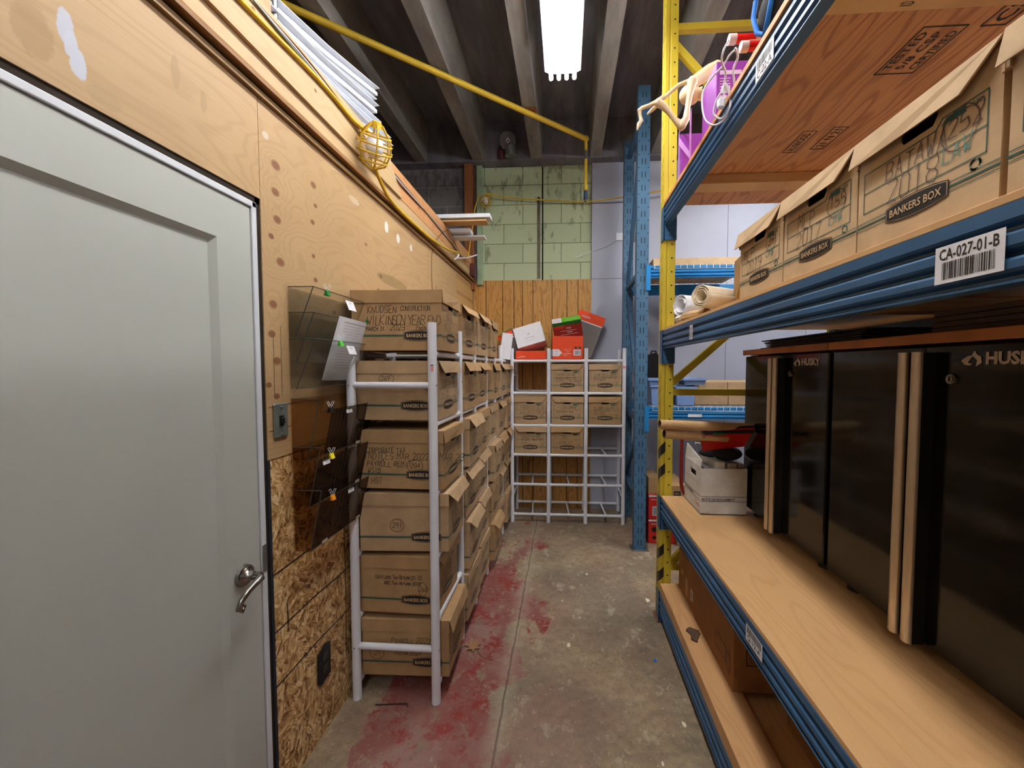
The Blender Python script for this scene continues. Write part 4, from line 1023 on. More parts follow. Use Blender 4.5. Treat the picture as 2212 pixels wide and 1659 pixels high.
# ---- cabinets on the lower deck
def cabinet(y0, y1, ymid, label):
    X0, X1 = .915, 1.36; z0, z1 = .79, 1.556
    t = thing('metal_cabinet', label, 'cabinet', (1.14, (y0+y1)/2, .757), 0, 'black metal cabinets')
    f = MB(); f.box(X0+.022, X1, y0, y1, z0, z1, c=.003); f.build('body', [GLOSS], t)
    f = MB(); f.box(X0-.012, X1, y0-.004, y1+.004, z1+.002, z1+.028, c=.002)
    f.build('wooden_top', [WT], t)
    for y in (y0+.07, y1-.07):
        for x in (X0+.06, X1-.06):
            f = MB(); f.tube([(x, y, .757), (x, y, .768), (x, y, .79)], [.03, .028, .012], 16); f.build('foot', [BLK], t)
    for k, (a, b) in enumerate(((ymid+.002, y1-.004), (y0+.004, ymid-.002))):
        f = MB(); f.box(X0, X0+.022, a, b, z0+.002, z1-.004, c=.004); dr = f.build('door', [GLOSS], t)
        hy = (a+.018) if k == 0 else (b-.018)
        f = MB()
        zb, zt = z0+.0, z1-.02
        f.prism([(X0, hy+.014), (X0, hy-.013), (X0-.030, hy-.013), (X0-.038, hy-.009), (X0-.041, hy), (X0-.038, hy+.010), (X0-.030, hy+.014)], 2, zb, zt, 1)
        f.prism([(X0-.030, hy-.0132), (X0-.039, hy-.009), (X0-.0425, hy-.001), (X0-.039, hy+.011), (X0-.030, hy+.0142), (X0-.0305, hy)], 2, zb-.001, zt+.001, 0, True)
        f.build('handle', [ALU, BLK], dr)
        if k == 1:
            f = MB(); ly = b-.075; f.tube([(X0, ly, z1-.085), (X0-.006, ly, z1-.085)], [.0125, .0115], 18); f.tube([(X0-.006, ly, z1-.085), (X0-.008, ly, z1-.085)], .008, 14, 0)
            fl = Flat(f, (X0-.0085, ly, z1-.085), (0, -1, 0), (0, 0, 1)); fl.rect(-.0012, .0012, -.006, .006, 1); f.build('lock', [NICK, HOLE], dr)
            f = MB(); fl = Flat(f, (X0, ly-.105, z1-.037), (0, -1, 0), (0, 0, 1), .0015)
            fl.text('HUSKY', .024, 0, .028, .112, 0, 0, .045, .0)
            # stylised dog head emblem
            for pts in (((-.086, -.004), (-.070, .006), (-.058, .006), (-.066, -.002), (-.070, -.010), (-.060, -.012), (-.066, -.016), (-.078, -.014)),
                        ((-.062, .008), (-.056, .018), (-.050, .008), (-.042, .004), (-.040, -.010), (-.052, -.018), (-.050, -.004))):
                fl.poly(pts, 0)
            f.build('logo_lettering', [plain('silver_lettering', S(196, 178, 158), .35, .3)], dr)
WT = plywood('cherry_wood_top', S(206, 134, 76), S(150, 88, 44), 'YX', [], rough=.3)
cabinet(1.432, 2.075, 1.742, 'black glossy metal cabinet with wooden top, farther of the two on the lower deck')
cabinet(.71, 1.418, 1.070, 'black glossy metal cabinet nearer the camera on the lower deck, running out of frame')
# dark panels lying on the cabinets
rr = random.Random(9)
for k in range(6):
    f = MB(); z = 1.585+.0068*k; a = 1.30+rr.uniform(-.02, .03); b = 1.95+rr.uniform(-.03, .05); tl = .0012
    f.box(.925+rr.uniform(0, .03), 1.30, a, b, z, z+.004); o = f.build('hardboard', [plain('dark_brown_board', S(52, 40, 34), .5)], off=(1.1, 1.6, z))
    tag(o, 'thin dark board in the loose pile on the farther cabinet', 'board', 'dark boards on the farther cabinet')
for k in range(4):
    f = MB(); z = 1.585+.0135*k; f.box(.93+rr.uniform(0, .01), 1.30, .70, 1.07+rr.uniform(-.008, .008), z, z+.0125, c=.001); o = f.build('particle_board', [plain('grey_brown_board', S(84, 74, 66), .6)], off=(1.1, .9, z))
    tag(o, 'thick grey board in the neat stack on the nearer cabinet', 'board', 'grey boards on the nearer cabinet')

# ---- white open storage carton and its contents
t = thing('storage_box', 'open white storage carton with French lettering at the far end of the lower deck', 'box', (.79, 2.135, .757), 0)
X0, X1, Y0, Y1, Z0, Z1 = .678, .903, 1.998, 2.262, .7575, .995
WCB = m_card('white_cardboard', S(206, 202, 196)); q = .004
f = MB(); f.box(X0, X1, Y0, Y0+q, Z0, Z1-.004); f.box(X1-q, X1, Y0+q, Y1, Z0, Z1); f.box(X0, X1, Y1-q, Y1, Z0, Z1); f.box(X0, X1, Y0, Y1, Z0, Z0+q)
ya, yb = Y0+.075, Y1-.10
f.box(X0, X0+q, Y0+q, ya, Z0, Z1); f.box(X0, X0+q, yb, Y1-q, Z0, Z1); f.box(X0, X0+q, ya, yb, Z0, Z1-.065); f.box(X0, X0+q, ya, yb, Z1-.035, Z1)
f.add([(X0, Y0+.01, Z1), (X0, Y1, Z1), (X0+.01, Y1, Z1+.075), (X0+.012, Y0+.05, Z1+.035), (X0+.004, Y0+.01, Z1+.03), (X0+q, Y0+.01, Z1), (X0+q, Y1, Z1), (X0+.014, Y1, Z1+.075), (X0+.016, Y0+.05, Z1+.035), (X0+.008, Y0+.01, Z1+.03)], [(4, 3, 2, 1, 0), (5, 6, 7, 8, 9), (0, 5, 9, 4), (4, 9, 8, 3), (3, 8, 7, 2)])
f.build('carton_body', [WCB], t)
f = MB(); fl = Flat(f, (X0, Y0, Z0), (1, 0, 0), (0, 0, 1), .0008)
fl.line([(.004, .092), (.225, .092)], .0022); fl.line([(.004, .068), (.225, .068)], .0022); fl.text('BOÎTE DE RANGEMENT', .088, .0795, .0165, .162, 0, 0, .02); fl.text('article 12710', .024, .008, .006)
fl = Flat(f, (X0, Y1, Z0), (0, -1, 0), (0, 0, 1), .0008)
fl.line([(.004, .092), (.260, .092)], .002); fl.line([(.004, .068), (.260, .068)], .002); fl.line([(.0, .15), (.26, .15)], .001); fl.text('BOITE DE RANGEMENT', .085, .080, .012, .14, 0, 0, .02); fl.text('STAPLES', .215, .04, .014, None, 1); hand(fl, 'On', .10, .195, .02, .0012, 0)
f.build('printed_label', [PRK, plain('red_print', S(210, 80, 70), .5)], t)
for k, (xa, wd, hh, c) in enumerate(((.70, .045, .232, S(120, 108, 108)), (.752, .05, .262, S(206, 196, 178)), (.815, .045, .258, S(190, 172, 150)), (.865, .03, .255, S(150, 140, 130)))):
    f = MB(); f.box(xa, xa+wd, Y0+.02, Y1-.02, Z0+.005, Z0+hh, c=.002); o = f.build('ring_binder', [plain('binder_%d' % k, c, .5)], off=(xa+wd/2, 2.13, Z0+.005))
    tag(o, ('dark grey folder standing leftmost in the open white carton', 'cream binder second from the left in the open white carton', 'beige binder third from the left in the open white carton', 'grey-brown binder at the cabinet side of the open white carton')[k], 'binder')
t = thing('red_folder', 'red hanging folder with white hooks lying over the open white carton', 'folder', (.77, 2.05, 1.06))
f = MB(); f.add([(.655, 1.96, 1.168), (.84, 1.94, 1.205), (.90, 1.93, 1.21), (.90, 2.04, 1.10), (.84, 2.05, 1.09), (.70, 2.05, 1.072)], [(0, 1, 2, 3, 4, 5)]); o = f.build('folder_sheet', [RED], t); o.modifiers.new('s', 'SOLIDIFY').thickness = .004
for zz in (1.172, 1.125):
    f = MB(); f.tube([(.628 if zz > 1.15 else .638, 1.965, zz-.004), (.636, 1.965, zz+.004), (.66, 1.965, zz)], .0035, 6); f.build('hook', [WHM], t)
t = thing('pouch', 'black fabric pouch slumped over the binders in the white carton', 'pouch', (.82, 2.09, 1.02))
f = MB(); f.sphere((.83, 2.07, 1.055), .06, 16, 0, (1.25, 1.0, .62)); f.sphere((.76, 2.10, 1.05), .05, 16, 0, (1.2, .9, .45)); f.build('pouch_body', [plain('black_fabric', S(26, 25, 28), .85, 0, .2, 60)], t)
t = thing('red_tray', 'dark red plastic tray standing on edge behind the white carton', 'tray', (.72, 2.24, .757))
f = MB(); N = 20; pts = [(.76+(.10)*math.copysign(abs(math.cos(a))**.4, math.cos(a)), .96+.20*math.copysign(abs(math.sin(a))**.4, math.sin(a))) for a in [2*math.pi*k/N for k in range(N)]]
f.tube([(x, 2.275, z) for x, z in pts], .010, 8, 0, close=True); f.build('rim', [plain('dark_red_plastic', S(128, 26, 28), .35)], t)
def cardtube(p0, p1, r, label):
    t = thing('mailing_tube', label, 'tube', p0, 0, 'cardboard tubes by the yellow post')
    p0, p1 = Vector(p0), Vector(p1); f = MB(); ax = (p1-p0).normalized()
    f.tube([p0, p1], r, 24, 0, caps=False); f.tube([p1, p0], r*.86, 24, 1, caps=False)
    u = ax.cross(Vector((0, 0, 1))).normalized(); v = u.cross(ax); vs = []
    for k in range(24):
        a = 2*math.pi*k/24; c = u*math.cos(a)+v*math.sin(a); vs += [tuple(p0+c*r), tuple(p0+c*r*.86)]
    f.add(vs, [(2*k, 2*((k+1) % 24), 2*((k+1) % 24)+1, 2*k+1) for k in range(24)], 0)
    f.build('tube_wall', [KRAFT, plain('tube_inside', S(70, 46, 30), .7)], t)
cardtube((.455, 1.93, 1.222), (.90, 1.98, 1.200), .0235, 'long cardboard tube lying on top, poking past the yellow post')
cardtube((.482, 1.95, 1.172), (.80, 2.00, 1.150), .0235, 'shorter cardboard tube lying under it by the yellow post')
t = thing('pen_bundle', 'dark folded banners with green tabs between the cardboard tubes and the red folder', 'banner', (.78, 1.99, 1.18))
f = MB(); f.tube([(.68, 1.975, 1.193), (.90, 1.95, 1.205)], .012, 10); f.tube([(.67, 1.955, 1.178), (.90, 1.94, 1.19)], .009, 10, 0); f.build('banner_roll', [plain('dark_navy', S(22, 24, 40), .6)], t)
f = MB(); f.box(.715, .765, 1.943, 1.965, 1.196, 1.209); f.box(.71, .765, 1.935, 1.95, 1.172, 1.181); f.build('tab', [plain('green_tab', S(20, 120, 60), .5)], t)
f = MB(); [f.sphere(p, .008, 8) for p in ((.665, 1.955, 1.19), (.668, 1.955, 1.178), (.672, 1.95, 1.166))]; f.build('ferrule', [plain('copper', S(140, 96, 70), .4, .5)], t)

# ---- bottom deck cartons
def brown(label, x0, x1, y0, y1, z1, deco=None, z0=.2405):
    t = thing('moving_box', label, 'box', ((x0+x1)/2, (y0+y1)/2, z0), 0, 'brown cartons on the bottom deck')
    f = MB(); f.box(x0, x1, y0, y1, z0, z1, c=.003); f.build('carton_body', [CARDB], t)
    if deco: f = MB(); mm = deco(f, x0, y0, y1, z0, z1); f.build('printed_label', mm, t)
    return t
def dk1(f, x0, y0, y1, z0, z1):
    fl = Flat(f, (x0, y1, z0), (0, -1, 0), (0, 0, 1), .0008); fl.text('KEURIG', .12, .245, .028, None, 0, 0, .02); fl.text('BREWING SYSTEM', .13, .215, .008); fl.text('coffee maker', .13, .195, .008)
    fl.rect(.05, .09, .10, .13, 1); fl.rect(.13, .17, .02, .12, 1); fl.rect(.215, .255, .05, .105, 2); fl.bars(.22, .25, .06, .095, 12, 0, .0005); return [PRK, plain('tape', S(178, 136, 92), .4), WHP]
brown('brown coffee-machine carton with small labels at the far end of the bottom deck', .655, .92, 1.975, 2.27, .60, dk1)
def dk2(f, x0, y0, y1, z0, z1):
    fl = Flat(f, (x0, y1, z0), (0, -1, 0), (0, 0, 1), .0008); fl.line([(.27, .07), (.38, .07), (.38, .13), (.27, .13)], .003, 0, close=True); fl.line([(.39, .05), (.42, .05), (.42, .12), (.39, .12)], .003, 0, close=True)
    fl = Flat(f, (x0, y0, z0), (1, 0, 0), (0, 0, 1), .0008); fl.line([(.05, .11), (.2, .11), (.2, .17), (.05, .17)], .004, 0, close=True); fl.bars(.06, .17, .12, .16, 14, 0); return [PRK]
brown('tall plain brown carton in the middle of the bottom deck', .648, .95, 1.515, 1.965, .62, dk2)
brown('brown carton set back on the bottom deck nearest the camera', .80, 1.1, .72, 1.42, .48, None, .2155)
f = MB(); pts = []
rr = random.Random(3)
for k in range(16):
    a = 2*math.pi*k/16; r_ = .030*(1+.45*math.sin(3*a+1)*.6+rr.uniform(-.2, .2)); pts.append((.605+r_*math.cos(a)*.9, 1.845+r_*math.sin(a)*1.5))
f.prism(pts, 2, .2405, .247); o = f.build('bark_piece', [plain('bark', S(84, 62, 48), .9, 0, .3, 80)], off=(.605, 1.845, .2405)); tag(o, 'ragged grey-brown scrap of bark lying on the bottom deck', 'debris')

# ---- things on the upper deck
Z = 2.4185
t = thing('gift_box', 'purple printed carton standing at the edge of the upper deck', 'box', (.65, 1.62, Z))
f = MB(); f.box(.556, .70, 1.55, 1.70, Z, 2.632, c=.002); f.build('carton_body', [PURP], t)
f = MB(); fl = Flat(f, (.556, 1.55, Z), (1, 0, 0), (0, 0, 1), .0008); fl.rect(.012, .09, .165, .180, 0)
for k in range(5): fl.rect(.012, .05-.004*(k % 2), .150-.010*k, .153-.010*k, 0)
fl.rect(.012, .075, .055, .09, 0); fl.text('LED', .115, .195, .008, None, 0); f.build('printed_label', [plain('white_print', S(226, 206, 232), .5)], t)
t = thing('doll_package', 'lilac and purple open plastic packaging beyond the purple carton on the upper deck', 'package', (.62, 1.93, Z))
f = MB()
for x, y in ((.556, 1.86), (.556, 2.04)): f.box(x, x+.006, y, y+.006, Z, 2.66)
f.box(.556, .562, 1.86, 2.046, 2.655, 2.662); f.box(.562, .70, 2.02, 2.03, Z, 2.64, 1); f.add([(.556, 1.86, Z+.02), (.556, 1.87, Z+.06), (.556, 2.04, Z+.22), (.556, 2.04, Z+.18)], [(0, 1, 2, 3)])
f.build('package_frame', [LILAC, PURP], t)
# toy skeleton: hip, legs and skull over the aisle edge
sk = thing('toy_skeleton', 'ivory plastic toy skeleton with its bent legs dangling off the upper deck over the aisle', 'toy', (.60, 1.74, Z))
def P(x, y, Y=1.76): return ((x-1222)/850*Y*1.0+.0, Y, 1.5+(792-y)/850*Y)
def bone(name, pts, rs):
    f = MB(); f.tube([P(*p) for p in pts], rs, 12, 0); 
    for p, r_ in ((pts[0], rs[0]), (pts[-1], rs[-1])): f.sphere(P(*p), r_*1.02, 12)
    f.build(name, [BONE], sk)
bone('pelvis', [(1527, 182, 1.80), (1512, 190, 1.79), (1495, 202, 1.78), (1480, 210, 1.76)], [.024, .027, .026, .022])
bone('femur', [(1479, 209, 1.745), (1474, 235, 1.745), (1470, 262, 1.745), (1468, 282, 1.745), (1459, 294, 1.745)], [.021, .0125, .011, .015, .019])
bone('tibia', [(1459, 296, 1.745), (1446, 284, 1.745), (1432, 266, 1.74), (1421, 254, 1.74), (1411, 248, 1.74)], [.018, .011, .0115, .015, .017])
bone('thin_femur', [(1470, 208, 1.78), (1452, 214, 1.78), (1438, 225, 1.78), (1422, 239, 1.78)], [.009, .008, .008, .008])
bone('shin', [(1420, 238, 1.76), (1408, 246, 1.75), (1392, 253, 1.74), (1378, 257, 1.74), (1373, 262, 1.74)], [.010, .010, .008, .008, .009])
bone('foot', [(1373, 262, 1.74), (1374, 272, 1.74), (1377, 282, 1.74), (1372, 289, 1.74), (1369, 300, 1.74)], [.0085, .0065, .008, .009, .004])
bone('other_foot', [(1406, 256, 1.77), (1398, 262, 1.77), (1390, 269, 1.77)], [.007, .008, .004])
f = MB(); c = P(1472, 235, 1.86); f.sphere((c[0]+.005, c[1], c[2]), .046, 18, 0, (1, .9, .9)); f.sphere((c[0]+.052, c[1]-.01, c[2]-.004), .028, 14, 0, (1, .9, 1)); f.sphere((c[0]+.055, c[1]-.034, c[2]+.004), .007, 8, 1); f.build('skull', [BONE, HOLE], sk)
# red and white striped candy cane lights
for k, (x0, x1, y, z) in enumerate(((.526, .72, 1.355, 2.556), (.545, .72, 1.31, 2.497))):
    t = thing('candy_cane_light', ('upper', 'lower')[k]+' red and white striped decoration tube lying on the upper deck edge', 'decoration', (x0, y, z), 0, 'striped decoration tubes')
    f = MB(); n = 16; st = 10; vs = []
    for i in range(st+1):
        for j in range(n): a = 2*math.pi*j/n; vs.append((x0+(x1-x0)*i/st, y+.0135*math.cos(a), z+.0135*math.sin(a)))
    for i in range(st):
        for j in range(n):
            f_ = (i*n+j, i*n+(j+1) % n, (i+1)*n+(j+1) % n, (i+1)*n+j); f.v += [vs[q_] for q_ in f_]; b_ = len(f.v)-4; f.f.append([b_, b_+1, b_+2, b_+3]); f.mi.append(1 if (j+i*2) % 16 in (0, 1, 2) else 0); f.sm.append(True)
    f.build('striped_tube', [plain('clear_red', S(226, 30, 26), .25), PINKW], t)
    f = MB(); f.tube([(x0-.004, y, z), (x0+.018, y, z)], .0155, 18); f.build('end_cap', [PINKW], t)
f = MB(); f.box(.66, .90, 1.20, 1.48, Z, 2.482, c=.002); o = f.build('low_carton', [CARDB], off=(.78, 1.34, Z)); tag(o, 'low brown carton under the striped decoration tubes on the upper deck', 'box')
def cord(name, label, pts, r, mat, cat='cord', group=None, n=8):
    # smooth through the points
    P_ = [Vector(p) for p in pts]; out = []
    for i in range(len(P_)-1):
        a, b, c_, d_ = P_[max(i-1, 0)], P_[i], P_[i+1], P_[min(i+2, len(P_)-1)]
        for s in range(6):
            t_ = s/6; out.append(.5*((2*b)+(c_-a)*t_+(2*a-5*b+4*c_-d_)*t_*t_+(3*b-a-3*c_+d_)*t_**3))
    out.append(P_[-1]); f = MB(); f.tube(out, r, n); o = f.build(name, [mat], off=tuple(P_[0])); return tag(o, label, cat, group)
WC = plain('white_cord', S(216, 212, 220), .4, 0, .04)
cord('twisted_cord', 'white twin cord looping down from the upper striped tube', [P(1550, 131, 1.34), P(1540, 150, 1.34), P(1537, 172, 1.36), P(1545, 195, 1.4), P(1540, 225, 1.42), P(1527, 250, 1.44), P(1523, 275, 1.45), P(1540, 284, 1.43), P(1556, 262, 1.40), P(1563, 225, 1.38), P(1560, 190, 1.36), P(1568, 165, 1.34), P(1563, 146, 1.32)], .0032, WC, group='white cords on the upper deck')
cord('twisted_cord', 'white cord making the widest loop in front of the purple carton', [P(1566, 148, 1.33), P(1552, 160, 1.36), P(1540, 180, 1.42), P(1516, 205, 1.48), P(1501, 230, 1.5), P(1500, 262, 1.5), P(1508, 288, 1.48), P(1527, 297, 1.45), P(1548, 282, 1.42), P(1556, 250, 1.40), P(1545, 215, 1.40), P(1542, 245, 1.42)], .0032, WC, group='white cords on the upper deck')
t = thing('plug', 'white electric plug hanging in the cord loop on the upper deck', 'plug', P(1537, 255, 1.41))
c = P(1537, 255, 1.41); f = MB(); f.box(c[0]-.012, c[0]+.012, c[1]-.009, c[1]+.009, c[2]-.016, c[2]+.016, c=.004); f.build('plug_body', [WHM], t)
c = P(1546, 227, 1.41); f = MB(); f.box(c[0]-.014, c[0]+.014, c[1]-.001, c[1]+.001, c[2]-.012, c[2]+.012); f.build('paper_flag', [WHP], t)
t = thing('bag', 'black bag with bright blue trim slumped on the upper deck near the frame top', 'bag', (.60, 1.17, Z))
f = MB(); f.sphere((.595, 1.19, 2.50), .055, 18, 0, (.9, 1.2, 1.25)); f.sphere((.635, 1.13, 2.52), .06, 16, 0, (.9, 1, 1.3)); f.build('bag_body', [plain('black_fabric', S(26, 25, 28), .85, 0, .2, 60)], t)
f = MB(); f.tube([(.553, 1.24, 2.57), (.545, 1.235, 2.52), (.548, 1.215, 2.46), (.556, 1.19, 2.436), (.553, 1.165, 2.455), (.552, 1.14, 2.50), (.56, 1.12, 2.55)], .007, 8); f.build('trim', [BLUEF], t)
t = thing('plush_toy', 'brown plush toy with pale face lying highest on the upper deck', 'toy', (.66, 1.12, 2.55))
f = MB(); f.sphere((.64, 1.12, 2.66), .09, 20, 0, (1.2, 1.1, .75)); f.sphere((.56, 1.24, 2.68), .06, 16, 0, (1.2, 1, .7)); f.build('plush_body', [PLUSH], t)
f = MB(); f.sphere((.60, 1.12, 2.60), .026, 12, 0, (1, 1, 1.1)); f.build('pale_paw', [CREAM], t)

# ------------------------------------------------------------ blue rack across the end
b2 = thing('pallet_rack', 'blue pallet rack with wire decks standing across the end of the room', 'rack', (1.6, 3.6, 0), 0, 'pallet racks')
for (px, py, zt) in ((.560, 3.205, 3.69), (.560, 3.93, 3.66), (2.95, 3.205, 3.69), (2.95, 3.93, 3.66)):
    f = MB(); w, dd = .094, .075
    f.prism([(px, py), (px+w, py), (px+w, py+dd), (px+w-.006, py+dd), (px+w-.006, py+.01), (px+.006, py+.01), (px+.006, py+dd), (px, py+dd)], 2, 0, zt)
    n = int(zt/.1016)
    for u_ in (.034, .060): holes(f, (px, py, 0), (1, 0, 0), (0, 0, 1), u_, .1016, n, .005, .045, 1, .04)
    for u_ in (.010, .084): dots(f, (px, py, 0), (1, 0, 0), (0, 0, 1), u_, .1016, n, .0045, 1, .015)
    f.box(px-.02, px+w+.025, py-.02, py+dd+.02, 0, .006, 2)
    f.build('upright_post', [BLUP, HOLE, CONDU], b2)
BLUD = m_scuffed('dark_blue_brace', S(50, 84, 116), S(120, 140, 156), .5, .3)
for z in (3.5, 2.25, 1.05, .4):
    f = MB(); f.box(.585, .625, 3.27, 3.94, z, z+.035); f.build('cross_brace', [BLUD], b2)
for (ya, za, yb, zb) in ((3.27, 3.45, 3.94, 2.32), (3.94, 2.2, 3.27, 1.12), (3.27, 1.0, 3.94, .45)):
    f = MB(); v = Vector((0, yb-ya, zb-za)).normalized(); nn = Vector((0, -v.z, v.y))*.02; a, b = Vector((.59, ya, za)), Vector((.59, yb, zb)); Pq = [a+nn, b+nn, b-nn, a-nn]
    f.add([tuple(p) for p in Pq]+[tuple(p+Vector((.03, 0, 0))) for p in Pq], [(0, 1, 2, 3), (7, 6, 5, 4), (0, 4, 5, 1), (1, 5, 6, 2), (2, 6, 7, 3), (3, 7, 4, 0)]); f.build('diagonal_brace', [BLUD], b2)
for z0 in (2.205, 1.082):
    for y, s in ((3.200, 1), (4.0, -1)):
        f = MB(); pr = beam_profile(y, z0, .095, s)
        if s < 0: pr = pr[::-1]
        f.prism([(a, b) for a, b in pr], 0, .656, 2.95); f.build('beam', [BLUB], b2)
    f = MB(); f.box(.633, .668, 3.190, 3.204, z0-.10, z0+.10); f.build('beam_bracket', [BLUB], b2)
    f = MB(); zt = z0+.100
    for k in range(46):
        x = .70+.05*k; f.tube([(x, 3.197, zt-.032), (x, 3.197, zt), (x, 4.0, zt)], .0022, 5)
    for y in (3.197,): f.tube([(.69, y, zt-.032), (2.95, y, zt-.032)], .0025, 5)
    for k in range(12): f.tube([(.69, 3.22+.068*k, zt-.003), (2.95, 3.22+.068*k, zt-.003)], .0022, 5)
    f.build('wire_deck', [plain('galvanised_wire', S(206, 206, 206), .4, .4)], b2)
f = MB(); fl = Flat(f, (1.03, 3.1995, 1.112), (1, 0, 0), (0, 0, 1), .002); fl.rect(-.055, .055, -.012, .012); f.build('paper_tag', [WHP], b2)
ZD = 1.1855
def bin_(label, x0, x1, y0, y1, z0, h, rot=0):
    t = thing('plastic_bin', label, 'bin', ((x0+x1)/2, (y0+y1)/2, z0), 0, 'pale blue plastic bins')
    f = MB(); q = .01
    def fr_(xa, xb, ya, yb, za, zb, ins):
        V = [(xa+ins, ya+ins, za), (xb-ins, ya+ins, za), (xb-ins, yb-ins, za), (xa+ins, yb-ins, za), (xa, ya, zb), (xb, ya, zb), (xb, yb, zb), (xa, yb, zb)]
        f.add(V, [(0, 3, 2, 1), (0, 1, 5, 4), (1, 2, 6, 5), (2, 3, 7, 6), (3, 0, 4, 7)])
    fr_(x0, x1, y0, y1, z0, z0+h, .012); f.build('bin_body', [BINB], t)
    f = MB(); f.box(x0-.008, x1+.008, y0-.008, y0, z0+h-.016, z0+h); f.box(x0-.008, x0, y0, y1, z0+h-.016, z0+h); f.box(x1, x1+.008, y0, y1, z0+h-.016, z0+h); f.box(x0, x1, y1, y1+.008, z0+h-.016, z0+h); f.build('rim', [BINB], t); return t
bin_('pale blue plastic bin on the lower wire deck, left one behind the yellow post', .70, .89, 3.28, 3.55, ZD, .165)
bin_('pale blue plastic bin on the lower wire deck, right one beside the long cartons', .90, 1.055, 3.26, 3.50, ZD, .155)
bin_('pale blue shallow tray stacked on top of the left pale blue bin', .68, .93, 3.27, 3.52, ZD+.168, .05)
bin_('pale blue shallow tray stacked above the right pale blue bin, tilted outward', .955, 1.13, 3.24, 3.46, ZD+.168, .055)
for k, (x0, x1, z0, z1) in enumerate(((1.07, 1.34, ZD, ZD+.19), (1.345, 1.75, ZD, ZD+.19))):
    t = thing('long_carton', ('left', 'right')[k]+' long brown carton wrapped in clear film on the lower wire deck', 'box', ((x0+x1)/2, 3.6, z0), 0, 'film-wrapped cartons')
    f = MB(); f.box(x0, x1, 3.34, 3.9, z0, z0+.12, c=.002); f.box(x0, x1, 3.36, 3.9, z0+.122, z1, c=.002); f.build('carton_body', [CARD[0]], t)
    f = MB(); f.box(x0, x1, 3.355, 3.36, z0+.105, z0+.123); f.build('film_wrap', [plain('film', S(214, 204, 188), .15)], t)
f = MB(); f.box(.70, 1.50, 3.25, 3.95, 2.3085, 2.37, c=.002); o = f.build('flat_carton', [CARD[2]], off=(1.1, 3.6, 2.3085)); tag(o, 'long flat tan carton lying on the upper wire deck of the blue rack', 'box')
t = thing('tool_case', 'black tool case standing behind the pale blue bins', 'case', (.80, 3.66, ZD)); f = MB(); f.prism([(.72, ZD), (.90, ZD), (.885, ZD+.40), (.80, ZD+.44), (.745, ZD+.42)], 1, 3.60, 3.80); f.build('case_body', [BLK], t)
f = MB(); f.tube([(.78, 3.7, ZD+.42), (.79, 3.7, ZD+.46), (.83, 3.7, ZD+.46), (.84, 3.7, ZD+.42)], .008, 8); f.build('handle', [BLK], t)
t = thing('jumbled_bag', 'dark bag and hoses piled at the left end of the lower wire deck', 'bag', (.72, 3.85, ZD)); f = MB(); f.sphere((.72, 3.86, ZD+.09), .09, 14, 0, (.8, 1, 1)); f.sphere((.70, 3.70, ZD+.05), .05, 12, 1, (.9, 1.6, 1)); f.sphere((.715, 3.80, ZD+.19), .035, 12, 2); f.build('bag_body', [BLK, CONDU, BLUEF], t)
f = MB(); f.add([(.655, 3.34, .0), (.655, 3.9, .0), (.69, 3.9, 1.0), (.69, 3.34, 1.0)], [(0, 1, 2, 3)]); o = f.build('leaning_panel', [plain('grey_board', S(150, 158, 160), .6)], off=(.67, 3.6, 0)); o.modifiers.new('s', 'SOLIDIFY').thickness = .01
tag(o, 'pale grey board leaning inside the end frame of the blue rack', 'board')
for k in range(2):
    z0 = .21*k; t = thing('red_carton', ('lower', 'upper')[k]+' red printed carton stacked on the floor under the blue rack', 'box', (.80, 3.48, z0), 0, 'red cartons on the floor')
    f = MB(); f.box(.705, .93, 3.34, 3.62, z0+.0005, z0+.209, c=.002); f.build('carton_body', [RED], t)
    f = MB(); fl = Flat(f, (.705, 3.34, z0), (1, 0, 0), (0, 0, 1), .0008); fl.rect(0, .225, .19, .205, 0); fl.rect(.02, .12, .165, .170, 0)
    if k: fl.rect(.03, .10, .03, .11, 0); fl.bars(.035, .095, .04, .10, 12, 1, .0005)
    else: fl.poly([(.05+.025*math.cos(a), .12+.025*math.sin(a)) for a in range(6)], 1); fl.poly([(.05+.018*math.cos(a), .05+.018*math.sin(a)) for a in range(6)], 1); fl.text('x2', .09, .05, .02, None, 0)
    f.build('printed_label', [WHP, PRK], t)
def brown2(label, x0, x1, y0, y1, z0, z1, mx=False):
    t = thing('small_carton', label, 'box', ((x0+x1)/2, (y0+y1)/2, z0), 0, 'brown cartons under the blue rack'); f = MB(); f.box(x0, x1, y0, y1, z0, z1, c=.002); f.build('carton_body', [CARD[1]], t)
    if mx: f = MB(); fl = Flat(f, (x0, y0, z0), (1, 0, 0), (0, 0, 1), .0008); fl.rect(.07, .125, .02, .07, 0); fl.text('MX', .0975, .050, .018, None, 1, .0005, .01); fl.text('FUEL', .0975, .03, .008, None, 1, .0005); f.build('printed_label', [PRK, CARD[1]], t)
brown2('small brown carton on the red cartons, left of the one with the black square', .705, .80, 3.36, 3.62, .4195, .56)
brown2('small brown carton with a black square logo behind the yellow post', .81, .985, 3.22, 3.60, .4205, .535, True)
brown2('dark brown carton on the floor right of the red cartons', .935, 1.15, 3.30, 3.62, .0005, .4195)

